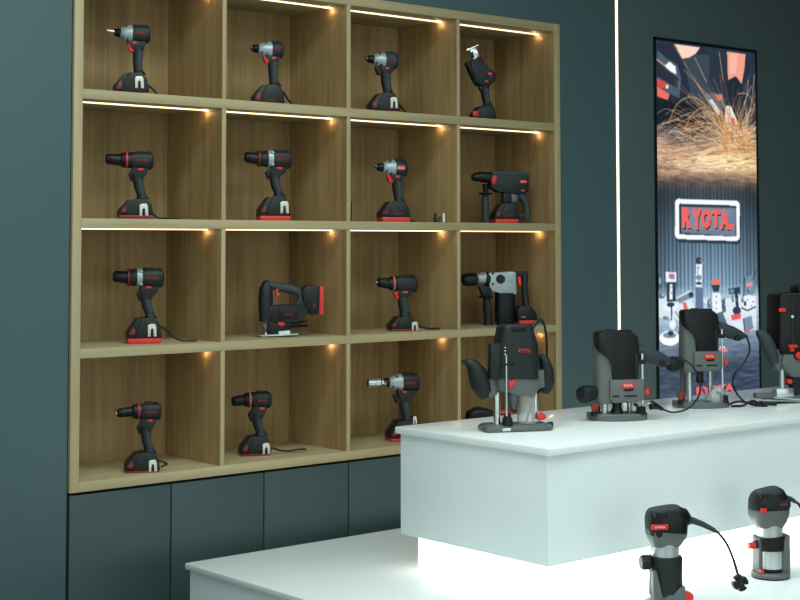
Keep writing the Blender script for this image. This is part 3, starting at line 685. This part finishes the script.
# silver rotary hammer
t = Tool('rotary_hammer', 'large silver and black cordless rotary hammer, rightmost niche of third row', 'rotary hammer', (.9166, .1186, Z3), 503, 325, 12)
t.m().loft([(461.4, 280, 3.4, 3.4), (463, 279.8, 5.6, 5.6), (467, 279.6, 6.5, 6.5), (474, 279.4, 6.4, 6.4), (477, 279.4, 5.4, 5.4)], 2, 22).build('chuck', m_black)
t.m().loft([(476.5, 279, 4.8, 4.8), (478, 278.6, 5.6, 5.6), (482, 278.3, 6, 6), (486, 278.3, 6.6, 6.6)], 2, 22).build('front_barrel', m_greyl)
t.m().loft([(484.6, 278.5, 7.2, 7.2), (489, 279, 7.3, 7.3)], 2, 22).build('handle_clamp_ring', m_black)
gh = t.m().prism([(487, 272.5), (500, 272.4), (510, 271.2), (515, 272.5), (515.5, 294.5), (503, 295), (502, 292.5), (491, 292), (488, 287)], -6.5, 6.5, 1.4).build('gear_housing', m_greyl)
t.m().ycyl(500.5, 279, 4.8, 6, 8.8, 20, 4.2).build('mode_knob', m_black, gh)
for q in range(3): t.m().box(505.5+q*2.8, 507.2+q*2.8, 274, 283, 6.2, 7, .2).build('cooling_rib', m_greyl, gh)
t.m().ycyl(492.3, 273.8, 1.2, 5.8, 6.9, 10).build('housing_screw', m_black, gh); t.m().ycyl(492.5, 284, 1.2, 5.8, 6.9, 10).build('housing_screw', m_black, gh)
t.m().prism([(478, 286), (490, 286), (490, 298), (482, 297)], -3.4, 5, .8).build('handle_bracket', m_black)
sh = t.m().loft([(486.3, 298, 3.6, 3.8), (487, 305, 4.3, 4.4), (487.6, 316, 4.2, 4.4), (488, 320, 3.8, 4), (488, 325.4, 4.8, 4.8)], 2.3).build('side_handle', m_dark)
t.m().zlathe(485.6, 0, [(298, 7), (296.8, 7.6), (296, 6)], 18).build('hand_guard', m_black, sh)
t.text('logo', 'RYOTA', m_mred, 489.3, 308, 4.6, 1.6, 8, sh)
t.m().loft([(505, 293, 10, 7.6), (504.8, 310, 10, 7.6), (504.8, 322, 9.6, 7.4), (504.8, 325.4, 8.4, 6.6)], 3.2).build('motor_housing', m_black)
t.m().prism([(514, 271.8), (527, 271.2), (528.5, 276), (516, 277)], -4, 4, 1).build('rear_bridge', m_black)
t.m().loft([(525, 273, 3.6, 4.2), (525, 290, 3.3, 4.2), (526.5, 305, 3.2, 4.2), (526.5, 309, 4.5, 5)], 2.6).build('rear_grip', m_dark)
t.m().prism([(517.3, 276), (520.5, 276), (521.5, 287), (518, 285)], -2.4, 3.4, .5).build('trigger', m_red)
t.m().prism([(515, 311), (519, 306), (530, 306), (535.5, 314), (535.8, 321), (516, 321.5)], -8, 8, 1.2).build('battery', m_black)
t.m().prism([(517, 320.6), (535.8, 320), (535.8, 323.6), (518, 324.6)], -8.6, 8.6, .6).build('battery_tray', m_red)
t.text('logo', 'RYOTA', m_labw, 523.5, 317, 8.1, 5, 1.2)
# bottom row
drill('cordless drill with red collar ring and slim dark red battery, leftmost niche of bottom row', (-.6085, .061, Z4), 146, 471, 117.5, 132.5, 140.5, 159.8, 411.5, 8.4,
      (147, 431), (149.5, 451), (124, 161, 451, 472.5), ring=m_mred, ring_u=138.5, clip=(152.2, 458.5, 7.5, 11.5), strap=[(160, 462), (163, 463), (166, 465), (163, 466.5), (160, 467.5)], redmat=m_dred, redh=3.4, tilt=1.2, cr=4.8)
drill('cordless drill with copper collar ring and flat strap behind it, second niche of bottom row', (-.1623, .1317, Z4), 257, 454.5, 231.8, 244.5, 252.5, 270.5, 399.8, 8,
      (258.5, 418), (261, 434), (238.5, 272, 435, 455.5), ring=m_orange, ring_u=249.5, clip=(264.8, 442, 7, 11), strap=[(273, 449), (280, 451.5), (290, 452), (298, 451), (305.5, 451.5)], redmat=m_dred, redh=3, tilt=1.6, half=10.5)
impact('cordless impact wrench with long silver socket, third niche of bottom row', (.4006, .0925, Z4), 400, 440.5, 368, 387, 400, 418.5, 382.5, 8.6,
       (404, 400), (407, 419), (386, 420, 419.5, 442), trig=m_black, redh=4.8, clip=(412.6, 415.5, 3.6, 8), name='impact_wrench', cat='impact wrench', socket=True, logo=True)
# tool peeping over the counter in the bottom right niche
t = Tool('angle_grinder', 'black power tool lying low, mostly hidden behind the leftmost plunge router', 'power tool', (.84, .14, Z4), 492, 428, 14)
t.m().loft([(476.5, 419, 4, 5), (478, 415, 6, 7), (484, 412.5, 6.5, 8), (492, 413, 6, 8), (500, 416, 5.5, 7), (514, 419, 5, 6), (524, 421, 4.6, 5.6), (530, 422, 3.6, 4.6)], 2.5).build('body', m_black)
t.m().loft([(481, 407.6, .8, 4), (486, 406.8, 1.2, 4.4), (492, 407.6, .8, 4)], 2.4).build('top_cover', m_rub)
t.m().zlathe(483, 0, [(418, 5), (424, 6), (425, 8), (428, 8)], 20).build('gear_head', m_steel)
t.m().prism([(505, 412), (512, 410), (520, 413), (518, 417), (506, 417)], -3.6, 3.6, .6).build('switch', m_red)
t.m().box(516, 530, 421, 428, -5, 5, 1).build('battery', m_black)

# loose bits and a dark rod on the second board
def small(name, label, cat, pos, u0, v0, geo, m, group=None):
    t = Tool(name, label, cat, pos, u0, v0, 0, group); mb = t.m(); geo(mb)
    o = mb.build(name, m); o.parent = None; o.matrix_basis = Matrix.Rotation(math.radians(139.68), 4, 'Z'); o.location = pos
    bpy.data.objects.remove(t.root); o.name = name
    o['label'] = label; o['category'] = cat
    if group: o['group'] = group
    return o
small('socket_adapter', 'small black socket standing beside the silver bit, second board from top', 'socket', (.508, .03, Z2), 434.5, 222.8,
      lambda q: q.zlathe(434.5, 0, [(222.6, 2), (219, 2), (218, 1.4), (214, 1.4), (213.6, 1)], 14), m_black)
small('steel_collet', 'small grey steel bit between a black socket and a white one', 'bit', (.529, .03, Z2), 439.2, 222.8,
      lambda q: q.zlathe(439.2, 0, [(222.6, 1.8), (219, 1.8), (218, 1.1), (216.5, 1.1)], 14), m_steel)
small('white_bit_holder', 'tiny white upright bit holder near the third divider', 'bit', (.547, .03, Z2), 443.3, 222.8,
      lambda q: q.zlathe(443.3, 0, [(222.6, 1.3), (215, 1.3), (213.4, .9)], 14), m_labw)
small('black_rod', 'thin black rod standing against the divider left of the red-based impact wrench', 'rod', (.1185, .006, Z2), 351.3, 221.8,
      lambda q: q.zlathe(351.3, 0, [(221.6, .8), (203, .8), (201.4, .5)], 10), m_black)

# ------------------------------------------------------------------ plunge routers on the counter
T0 = .93
# first router
t = Tool('plunge_router', 'large black and grey plunge router at the left end of the white counter', 'router', (-.0792, -.9551, T0), 517, 430.3, 14, 'plunge routers on the white counter')
t.m().prism([(481, 426.2), (486, 423.4), (546, 423.4), (550, 426), (549, 430), (482, 430)], -17, 12, 1.4).build('base_plate', m_grey)
t.m().prism([(484, 424), (548, 424), (546, 430), (484, 430)], 11, 15, 1.2, .9).build('base_lip', m_grey)
mh = t.m().loft([(514.8, 378, 22.5, 16.5), (515.5, 360, 22, 16.5), (515.6, 346, 21.5, 16.3), (515.2, 335, 18.4, 15.3), (515, 327, 16.8, 14), (515, 325, 14.5, 12)], 4.2, 32).build('motor_housing', m_dark)
t.m().prism([(488.8, 343.5), (503, 342.2), (503, 378), (488, 378)], 2, 12.5, 1).build('side_cover', m_dark)
t.m().prism([(510, 326.5), (526, 326.5), (524.5, 331.5), (511.5, 331.5)], 11, 15, .6).build('air_vent', m_black, mh)
for k in range(3): t.m().box(503, 504.4, 346+k*3.2, 347.6+k*3.2, 11.5, 15.9, .1).build('depth_scale_mark', m_silver, mh)
t.text('logo', 'RYOTA', m_red, 523.5, 350.2, 17, 12.5, 4, mh)
t.m().loft([(515.8, 377, 23, 15), (515.5, 386, 22.5, 15), (514, 393.5, 20, 13.5)], 3.6, 32).build('collar', m_grey)
t.m().loft([(465.5, 360.8, 3, 3), (469, 362.4, 4.6, 5), (473, 366, 7, 7), (477, 373, 9.6, 8), (480, 382, 10.6, 8.5), (483.5, 391, 9.6, 7.6), (485.5, 396.6, 6, 5)], 2.3, 20).build('handle', m_dark)
t.m().ycyl(463.8, 361.3, 2.2, -2.5, 2.5, 12).build('handle_button', m_black)
t.m().prism([(484, 377), (494, 374), (496, 394), (487, 397)], -6, 6, 1).build('handle_mount', m_grey)
t.m().loft([(541, 357, 3, 4.5), (545.5, 361.5, 5.4, 6.4), (548, 372, 7.2, 7.4), (548.5, 382, 7.4, 7.4), (547.5, 390, 6.4, 6.4), (546, 395, 3.6, 4)], 2.4, 20, y=-4).build('handle', m_dark)
t.m().prism([(534, 372), (545, 370), (545, 388), (534, 391)], -7, 2, 1).build('handle_mount', m_grey)
t.m().zlathe(496.6, 2, [(392, 3.6), (425, 3.6)], 18).build('guide_column', m_chrome)
t.m().zlathe(536, -6, [(392, 3.4), (425, 3.4)], 18).build('guide_column', m_chrome)
t.m().zlathe(505.3, 15.8, [(353.8, 1.1), (414, 1.1)], 12).build('depth_rod', m_silver)
t.m().box(500.5, 513, 362, 364.2, 12, 17, .3).build('rod_clamp', m_black)
t.m().prism([(507.5, 380.5), (513.5, 378.5), (513.8, 383), (509, 387), (507, 385)], 13.5, 17.4, .5).build('locking_lever', m_red)
t.m().zlathe(506.5, 10, [(424, 5.4), (417, 5.2), (416, 4), (413, 4), (411.5, 2)], 14).build('depth_turret', m_black)
t.m().zlathe(513, 0, [(393, 8), (399, 7), (403, 5), (409, 4.4), (410, 3)], 18).build('collet', m_steel)
# clear shroud, hollow half pipe
bm = bmesh.new(); rings_o = []
for v, r in ((422.8, 9.4), (414, 8.8), (404, 8.4), (396, 9.6), (393, 10.2)):
    c = t.L(526, v, 2)
    rings_o.append([[bm.verts.new(c+Vector((math.cos(a)*q*t.s, math.sin(a)*q*t.s, 0))) for a in np.linspace(math.radians(-15), math.radians(195), 15)] for q in (r, r-.8)])
for A, B in zip(rings_o, rings_o[1:]):
    for k in range(14):
        bm.faces.new((A[0][k], A[0][k+1], B[0][k+1], B[0][k])); bm.faces.new((A[1][k+1], A[1][k], B[1][k], B[1][k+1]))
    for k in (0, 14): bm.faces.new((A[0][k], B[0][k], B[1][k], A[1][k]))
for E_ in (rings_o[0], rings_o[-1]):
    for k in range(14): bm.faces.new((E_[0][k], E_[1][k], E_[1][k+1], E_[0][k+1]))
finish(bm, 'dust_shroud', m_clear, t.root)['label'] = 'clear plastic dust shroud'
t.m().tube([(477.6, 425.4, 6), (486, 425.8, 6)], 1.4, 10, 1, 0).build('fence_rod', m_steel)
t.m().loft([(501, 427.8, 1.5, 1.5), (509, 427.3, 1.8, 1.8)], 2, 12, y=14.5).build('fence_screw', m_silver)
t.m().loft([(548, 425.4, 2.8, 2.8), (553, 425.2, 3.2, 3.2)], 2, 12, y=4).build('fence_screw', m_dark)
t.m().prism([(537, 415.8), (540, 413.6), (543, 413), (546, 415.5), (546.5, 418.5), (542, 420.5), (537.4, 420.4)], 1, 6, .7).build('locking_knob', m_red)
t.m().loft([(513, 411.5, 1.8, 1.8), (518, 411, 1.8, 1.8)], 2, 10, y=-8).build('locking_knob', m_dred)
t.m().tube([(531, 336, -6), (534.5, 328, -7), (539, 322.5, -8), (544, 322, -9), (547.5, 330, -10), (549.2, 345, -12), (549.6, 358, -14), (549, 372, -16), (547, 384, -18), (541, 395, -18), (534, 408, -18), (528, 424, -20), (522, 428, -24)],
           lambda k: 2.5-1.3*min(1, k*3.2), 10).build('power_cord', m_cord)

def router_b(label, pos, u0, v0, dx, dv, k, phi, cord, xb, vbb, kb, collet=True):
    """mid-size router: black top shell over a grey body; drawn on the sheet of the middle router"""
    t = Tool('plunge_router', label, 'router', pos, u0, v0, phi, 'plunge routers on the white counter')
    def X(u): return (u-594)*k+dx
    def V(v): return (v-401)*k+dv+401
    XB = lambda u: (u-588)*kb+xb
    VB = lambda v: (v-422)*kb+vbb
    def Q(l): return [(X(a), V(b)) for a, b in l]
    # base: plate with bowed front
    bm_ = t.m(); zs = []
    pl = [(a, b) for a, b in ((-29, -12), (29, -12), (30, 4), (25, 10), (14, 14), (0, 15.2), (-14, 14), (-25, 10), (-30, 4))]
    for vv, g in ((419.5, .98), (418.8, 1), (413.6, 1), (412.8, .97)):
        zs.append([bm_.bm.verts.new(t.L(XB(618+a*g*.955), VB(vv), b*g*kb*1.25)) for a, b in pl])
    skin(bm_.bm, zs); bm_.build('base_plate', m_grey, angle=25)
    gb = t.m().loft([(X(608), V(402), 13*k, 10*k), (X(607), V(396), 13.6*k, 11*k), (X(606.5), V(380), 12.8*k, 11*k), (X(606), V(362), 12*k, 10*k), (X(606), V(340), 11*k, 9*k)], 3.4, 28).build('rear_casing', m_grey)
    t.m().prism(Q([(595.4, 333.5), (598, 331), (614, 330.4), (630, 331.6), (635.6, 336.5), (637, 345), (635.8, 378.5), (609.6, 379.5), (609.2, 362.5), (607, 358), (601.5, 354.2), (595.6, 350)]), -6*k, 13.4*k, .9).build('top_shell', m_black)
    bd = t.m().prism(Q([(606, 378.5), (641.2, 378.5), (641.2, 399), (634, 401.4), (609, 402), (606, 398)]), -11*k, 14.2*k, 1.6).build('lower_body', m_grey)
    for a, b in ((610.5, 617.5), (622.5, 635.3)):
        t.m().prism(Q([(a, 394.2), (b, 394), (b, 395.8), (a, 396)]), 13.5*k, 14.5*k, .1).build('air_slot', m_black, bd)
    npl = t.m().prism(Q([(620, 382), (633, 381.6), (633.2, 387.2), (620.2, 387.8)]), 13.6*k, 14.8*k, .2).build('name_plate', m_red, bd)
    t.text('logo', 'RYOTA', m_labw, X(626.6), V(384.6), 14.9*k, 9*k, 2.2*k, npl)
    pb = t.m().prism(Q([(621.5, 387.8), (632.5, 387.6), (631, 390), (623, 390.2)]), 13.6*k, 14.8*k, .2).build('model_plate', m_black, bd)
    t.m().prism(Q([(606, 331.2), (608, 329.2), (616, 329.4), (617.5, 331.4)]), 1*k, 8*k, .5).build('cord_guard', m_dark)
    for q in range(4): t.m().box(X(620+q*3), X(621.6+q*3), V(329.9), V(332.4), 0, 9*k, .1).build('air_vent', m_dark)
    for a in (-24, -9, 8, 25): t.m().zlathe(XB(618+a), 8, [(VB(413.6), 1.7*k), (VB(411.6), 1.7*k)], 8).build('base_screw', m_steel)
    # left knob, turned towards the viewer
    t.m().loft([(X(600), V(391.5), 5*k, 5*k, -2), (X(594), V(392), 6.6*k, 6.4*k, 2), (X(588), V(392.5), 8*k, 7.6*k, 6), (X(583), V(392.8), 9*k, 8.6*k, 10), (X(579.5), V(393), 8*k, 7.8*k, 12.5), (X(578.5), V(393), 5*k, 5*k, 13)], 2, 22).build('handle', m_dark)
    # right handle
    rh = t.m().loft([(X(636), V(351), 7.4*k, 7*k, 0), (X(646), V(355), 8*k, 7*k, 0), (X(657), V(358.5), 7.6*k, 6.6*k, -2), (X(666), V(361.5), 6.2*k, 5.8*k, -3), (X(672), V(362.5), 3.6*k, 3.6*k, -3)], 2.3, 20).build('handle', m_rub)
    t.m().ycyl(X(663), V(364.5), 3.6*k, -6, 4, 14).build('handle_button', m_black, rh)
    t.m().tube([(X(669), V(362.3), -3), (X(676), V(363), -3)], 2.2*k, 10, 1, 0).build('cord_boot', m_black, rh)
    t.m().zlathe(X(604), 2, [(V(398), 3.4*k), (VB(414), 3.4*k)], 16).build('guide_column', m_silver)
    t.m().zlathe(X(598), -6, [(V(398), 3*k), (VB(414), 3*k)], 16).build('guide_column', m_grey)
    t.m().zlathe(X(631), -6, [(V(398), 3*k), (VB(414), 3*k)], 16).build('guide_column', m_silver)
    t.m().zlathe(X(616.6), 3, [(VB(414), 7*k), (VB(410), 6*k), (VB(407), 4.6*k), (V(400), 5.4*k)] if collet else [(V(416), 3*k), (V(414), 4.6*k), (V(406), 4*k), (V(398), 4.4*k)], 16).build('collet', m_black)
    t.m().zlathe(XB(592.5), 8, [(VB(414.6), 3.4*k), (VB(411), 3.2*k), (VB(410), 1.6*k)], 14).build('knob_seat', m_black)
    t.m().prism([(XB(a), VB(b)) for a, b in [(588.8, 404), (590.5, 402.4), (597, 402.2), (597.8, 404.5), (594.4, 408.4), (594, 410.8), (591, 410.8), (590.8, 408)]], 6, 10, .5).build('locking_knob', m_dred)
    t.m().zlathe(X(641.8), 11, [(V(353.5), 1.3*k), (VB(403), 1.3*k)], 10).build('depth_rod', m_silver)
    t.m().box(X(636), X(644), V(359.3), V(363.8), 7, 13, .4).build('rod_clamp', m_black)
    t.m().prism(Q([(634.2, 354), (636.4, 354), (636.4, 378), (634.2, 378)]), 12.5*k, 14*k, .1).build('depth_scale', m_dark)
    t.m().prism(Q([(643, 391), (647.5, 387), (648.2, 394), (645.5, 395)]), 8, 12, .5).build('locking_lever', m_red)
    tr = t.m().zlathe(XB(640), 9, [(VB(414), 6.2*k), (VB(411.5), 6*k), (VB(411), 4*k), (VB(406), 4*k)], 10).build('depth_turret', m_black)
    for q, (du, dy) in enumerate(((-4, 2), (0, 4), (4, 1))): t.m().zlathe(XB(640+du), 9+dy, [(VB(413), 1.1*k), (VB(403.5+q*1.4), 1.1*k)], 8).build('turret_screw', m_black, tr)
    t.m().ycyl(XB(635.5), VB(404.5), 1.6*k, 2, 8, 10).build('release_button', m_dred)
    if cord: t.m().tube(cord, .95, 8, 1, 6).build('power_cord', m_cord)
    return t
t2 = router_b('grey plunge router with black top shell, second from left on the counter', (.3076, -.9657, T0), 617, 419.5, 594, 0, 1, 10,
              [(676, 358.5, -3), (684, 360, 4), (693, 366, 8), (700, 377, 10), (701.5, 390, 11), (697, 401, 11), (688, 409, 11), (676, 412.4, 10), (668, 411.4, 9), (662, 408.5, 9)], 588, 422, 1)
pg = t2.m().loft([(663, 409.4, 1.6, 1.6, 9), (658, 407, 2.6, 2.6, 9), (653.5, 405.5, 4, 3.8, 9), (651, 405, 5, 4.6, 9), (650, 404.8, 4.4, 4.2, 9)], 2.2, 14).build('power_plug', m_black)
t2.m().tube([(650.5, 403, 11), (646, 402.6, 11)], .8, 8, 1, 0).build('plug_pin', m_silver, pg)
t3 = router_b('grey plunge router with black top shell in front of the bright poster, third from left', (.7477, -.9188, T0), 702, 407, 680, -31, .86, 10,
              [(747, 337, -3), (751, 340, -2), (752.4, 352, 0), (746, 364, 0), (737, 374, 0), (734.8, 386, 0), (741, 398, 2), (751, 404.8, 4), (764, 406.2, 6), (772, 405, 4)], 674, 409.5, .93, False)
pg = t3.m().loft([(760, 402.6, 1.5, 1.5, 6), (766, 404, 1.7, 1.7, 6), (771, 404.4, 2, 2, 6), (778, 404.6, 2, 2, 6)], 2.2, 14).build('power_plug', m_black)
t3.m().tube([(728, 404, 8), (738, 401.5, 8), (750, 403, 8), (760, 405, 9), (766, 409, 10)], 1.2, 8, 1, 6).build('cord_loop', m_cord)
t3.m().tube([(730, 407, 9), (742, 405.5, 9), (752, 401, 9), (758, 403, 9), (766, 408.4, 10)], 1.2, 8, 1, 6).build('cord_loop', m_cord)
t3.m().loft([(762, 404, 1.5, 1.5, 12), (765, 404.5, 2, 1.9, 12), (767, 405, 1.7, 1.7, 12)], 2.2, 12).build('cord_clip', m_cord)
b3 = t3.m()
b3.loft([(712, 402, 9.6, 7), (713.5, 398, 9.2, 7), (717, 391.5, 6.4, 6), (719, 387, 3.4, 4)], 2.2, 18, y=9); b3.build('dust_shroud', m_clear, label='clear plastic dust shroud')

# right-hand router, cut by the frame
t = Tool('plunge_router', 'tall black plunge router with side fence rods at the right end of the counter', 'router', (1.0851, -1.0208, T0), 796, 402, 12, 'plunge routers on the white counter')
mh = t.m().prism([(774.2, 296), (777, 293), (812, 292.4), (822, 296), (824, 348), (820, 354), (776, 354), (773, 346)], -18, 13, 1.8).build('motor_housing', m_black)
t.m().prism([(796.5, 286), (799, 284.6), (816, 284.6), (818, 292.5), (796, 292.8)], -12, 8, 1.2).build('top_cap', m_black)
t.m().box(775.8, 783, 307.8, 311.6, 12, 13.8, .3).build('name_plate', m_red, mh)
t.m().loft([(790.5, 308, 2.4, 1.2), (790.5, 345, 2.4, 1.2)], 3, 12, y=13).build('scale_channel', m_dark, mh)
t.m().ycyl(789.3, 316.2, 1.5, 13, 15, 12).build('scale_screw', m_silver, mh)
t.m().box(785, 794, 344, 347, 12, 16, .4).build('locking_lever', m_red); t.m().box(786.5, 791, 347, 350.5, 12, 15, .4).build('lever_stem', m_red)
t.m().prism([(778, 352), (822, 350), (822, 372), (812, 378), (786, 376), (776, 364)], -14, 12, 1.6).build('collar', m_grey)
t.m().ycyl(795.5, 354.6, 3.6, 11, 15.6, 16).build('plunge_lock', m_red)
t.m().ycyl(795.5, 354.6, 5, 10, 13, 18).build('lock_bezel', m_black)
t.m().loft([(755.5, 333, 3, 3.6), (759, 333, 5, 5.4), (763.5, 339, 6.6, 6.4), (767.5, 347, 7, 6.8), (771.5, 356, 6.4, 6.2), (774, 364, 4.6, 5)], 2.3, 20, y=3).build('handle', m_rub)
t.m().prism([(771, 348), (780, 350), (782, 368), (774, 370), (770, 362)], -4, 8, 1).build('handle_mount', m_grey)
t.m().zlathe(780.5, 4, [(362, 2.8), (390, 2.8)], 16).build('guide_column', m_silver)
t.m().zlathe(812, 4, [(372, 2.8), (398, 2.8)], 16).build('guide_column', m_silver)
t.m().loft([(794, 376, 8, 8), (794, 386, 6, 6), (794, 394, 5, 5)], 2.2, 18, y=2).build('collet', m_dark)
t.m().ycyl(787, 380.5, 2.4, 6, 10, 12).build('release_button', m_red)
t.m().prism([(768, 394), (830, 394), (832, 401.6), (766, 401.6)], -16, 6, 1.2).build('base_plate', m_grey)
t.m().box(770.5, 788.5, 386.5, 395.4, 6, 16, .6).build('fence_block', m_silver)
t.m().box(750.5, 771, 391.5, 396.5, 4, 12, .5).build('fence_arm', m_grey)
t.m().tube([(757, 398, 12), (830, 402, 12)], 1.0, 8, 1, 0).build('fence_rod', m_silver)
t.m().tube([(768, 395, 17), (832, 401.5, 18)], 1.0, 8, 1, 0).build('fence_rod', m_silver)

# ------------------------------------------------------------------ trim routers on the lower ledge
TL = .55
t = Tool('trim_router', 'compact trim router on the lower ledge, nearest the viewer, cord reaching to its plug', 'router', (-.0473, -1.4309, TL), 666, 606, 10, 'trim routers on the lower ledge')
hd = t.m().loft([(667, 534, 19.6, 17), (667, 526, 20, 17.6), (666.4, 518, 19.6, 17), (665.8, 512, 18, 15.5), (665.4, 508.8, 15, 13)], 3.4, 30).build('motor_head', m_black)
for q in range(5): t.m().box(652.4+q*3, 654+q*3, 511, 516, 10, 17.4, .1).build('air_vent', m_dark, hd)
t.m().loft([(680, 520, 12, 13), (686, 520.5, 10.4, 11), (690, 521.5, 6, 6.5)], 2.6, 20).build('rear_cap', m_black, hd)
npl = t.m().box(649.5, 665.5, 522, 527.2, 15, 18.7, .3).build('name_plate', m_red, hd); t.text('logo', 'RYOTA', m_labw, 657.6, 524.6, 18.8, 10.5, 2, npl)
t.m().loft([(665.8, 546, 14.2, 13), (665.8, 541.5, 16.4, 15), (666.6, 535, 19.6, 17.4), (667, 531, 20, 18)], 3, 28).build('lower_casing', m_grey)
t.m().ycyl(656, 530.8, 3.6, 14, 18.8, 16).build('brush_cap', m_black)
t.m().zlathe(665.6, 0, [(559, 14.2), (543.5, 14.2)], 30).build('motor_sleeve', m_sleeve)
t.m().loft([(666, 594, 16.4, 15.4), (666, 575, 16, 15.2), (666, 558, 16.6, 15.6), (666, 555.8, 15.6, 14.8)], 2.4, 30).build('depth_collar', m_dark)
t.m().prism([(650, 568), (653.6, 568), (658, 588), (660, 596), (651, 599), (650, 584)], 9, 15.8, .5).build('collar_frame', m_grey)
t.m().prism([(671, 591), (677, 585.5), (682.5, 584), (682.5, 600), (668, 600)], 8, 16.2, .6).build('collar_frame', m_grey)
t.m().loft([(651, 561.5, 4, 4), (648, 561.5, 4.4, 4.4)], 2, 12).build('knob_stem', m_black)
t.m().loft([(648.4, 561.6, 7.4, 7.4), (642, 561.6, 7.6, 7.6), (640, 561.6, 6.4, 6.4)], 2, 9, y=2).build('height_knob', m_black)
t.m().ycyl(686, 594.8, 5.2, 8, 15, 18).build('clamp_knob', m_red)
t.m().tube([(676, 596, 8), (686, 594.8, 10)], 2.4, 10, 1, 0).build('clamp_bolt', m_steel)
t.m().zlathe(666, 0, [(606, 21), (603, 21.4), (601, 20.5), (598.5, 16), (592, 15.6)], 30).build('base', m_grey)
t.m().loft([(690, 522, 4.6, 4.6), (695, 522.6, 3.4, 3.4), (705, 526.5, 2.9, 2.9), (717.5, 533, 2.2, 2.2)], 2, 14).build('cord_boot', m_rub)
t.m().tube([(716, 532.4, 0), (722, 536.5, 0), (730, 547, 0), (736.5, 562, 0), (741, 577, 0), (743, 582, 0)], 1.35, 8, 1, 6).build('power_cord', m_cord)
# plug: slotted disc
pl = t.m()
outer = []
for k in range(40):
    a = 2*math.pi*k/40; r = 8.0
    deg = math.degrees(a) % 360
    for c0 in (65, 155, 245, 335):
        if abs((deg-c0+180) % 360-180) < 11: r = 3.6
    outer.append((743.4+r*math.cos(a)*.98, 586.4-r*math.sin(a)))
pl.prism(outer, -3.5, 2.5, .2); pl.build('power_plug', m_black)
t.m().loft([(742, 578, 1.8, 1.8), (744, 583, 2.8, 2.8), (744.5, 587, 3.2, 3)], 2, 12, y=3).build('plug_neck', m_dark)

t = Tool('trim_router', 'compact trim router on the lower ledge at the right edge, with open chrome sleeve', 'router', (.4088, -1.4069, TL), 771, 577, 10, 'trim routers on the lower ledge')
hd = t.m().loft([(769.5, 514, 18.6, 16), (769.5, 506, 19, 16.6), (769, 498, 18.2, 15.6), (768, 492.6, 15.4, 13.6), (767.5, 490.2, 12.5, 11)], 3.2, 30).build('motor_head', m_black)
for q in range(4): t.m().box(757.5+q*3, 759+q*3, 492.6, 496.6, 8, 14.8, .1).build('air_vent', m_dark, hd)
t.m().box(757.5, 763, 506, 510, 12, 17.4, .3).build('name_plate', m_red, hd)
sp_ = t.m().prism([(776, 500), (787.5, 497.5), (788, 504), (786, 509), (777, 507)], 8, 16.4, .4).build('side_plate', m_dark, hd)
t.text('logo', 'RYOTA', m_mred, 781.5, 503, 16.6, 8, 2.2, hd)
t.m().loft([(770, 527, 12.8, 12), (770, 522, 16.4, 14.4), (769.6, 514, 19.4, 16.4), (769.5, 509, 19.4, 16.8)], 3, 28).build('lower_casing', m_grey)
t.m().zlathe(770, 0, [(567, 13.4), (524.6, 13.4)], 30).build('motor_sleeve', m_sleeve)
t.m().loft([(770, 549.5, 14.6, 14.2), (770, 542, 14.8, 14.4), (769.6, 535.6, 14.8, 14.4)], 2.3, 30).build('clamp_band', m_black)
t.m().prism([(783, 534), (787, 534), (786.6, 576), (776, 576), (778.5, 567), (779.4, 552), (779, 546), (781.5, 537)], -12, 11, .8).build('side_frame', m_grey)
t.m().prism([(755.8, 535.5), (757.6, 535.5), (758.5, 556), (757.8, 576), (755, 576), (755.4, 556)], -9, 8, .5).build('side_frame', m_grey)
t.m().loft([(757, 543.5, 4, 4), (752.5, 543.6, 3.6, 3.6)], 2.4, 14, y=4).build('clamp_lever', m_dark)
t.m().loft([(753, 544, 3.2, 3.2), (746.6, 544.2, 3.2, 3.2)], 3, 14, y=5).build('clamp_knob', m_red)
t.m().zlathe(770, 0, [(575, 12.6), (566, 12.8)], 26).build('collet_well', m_black)
t.m().ycyl(758.4, 568.6, 2, 9, 13.4, 12).build('release_button', m_red)
t.m().prism([(772, 576), (774.5, 571.6), (784, 571), (787, 576)], 9, 15, .6).build('base_boss', m_grey)
t.m().zlathe(770.6, 0, [(575.4, 19), (572.4, 19.4), (570.8, 18.4)], 34).build('base', m_grey)
t.m().zlathe(770.6, 0, [(577, 18.2), (575.4, 19.2)], 34).build('base_sole', m_black)
t.m().loft([(787, 499, 3, 3), (793, 500.6, 2.4, 2.4), (798, 503.6, 1.8, 1.8)], 2, 12).build('cord_boot', m_rub)
t.m().tube([(797, 503, 0), (802, 507, 0), (808, 520, 0), (812, 545, 0), (818, 572, 0), (830, 576, 0), (850, 576, 0)], 1.35, 8, 1, 6).build('power_cord', m_cord)
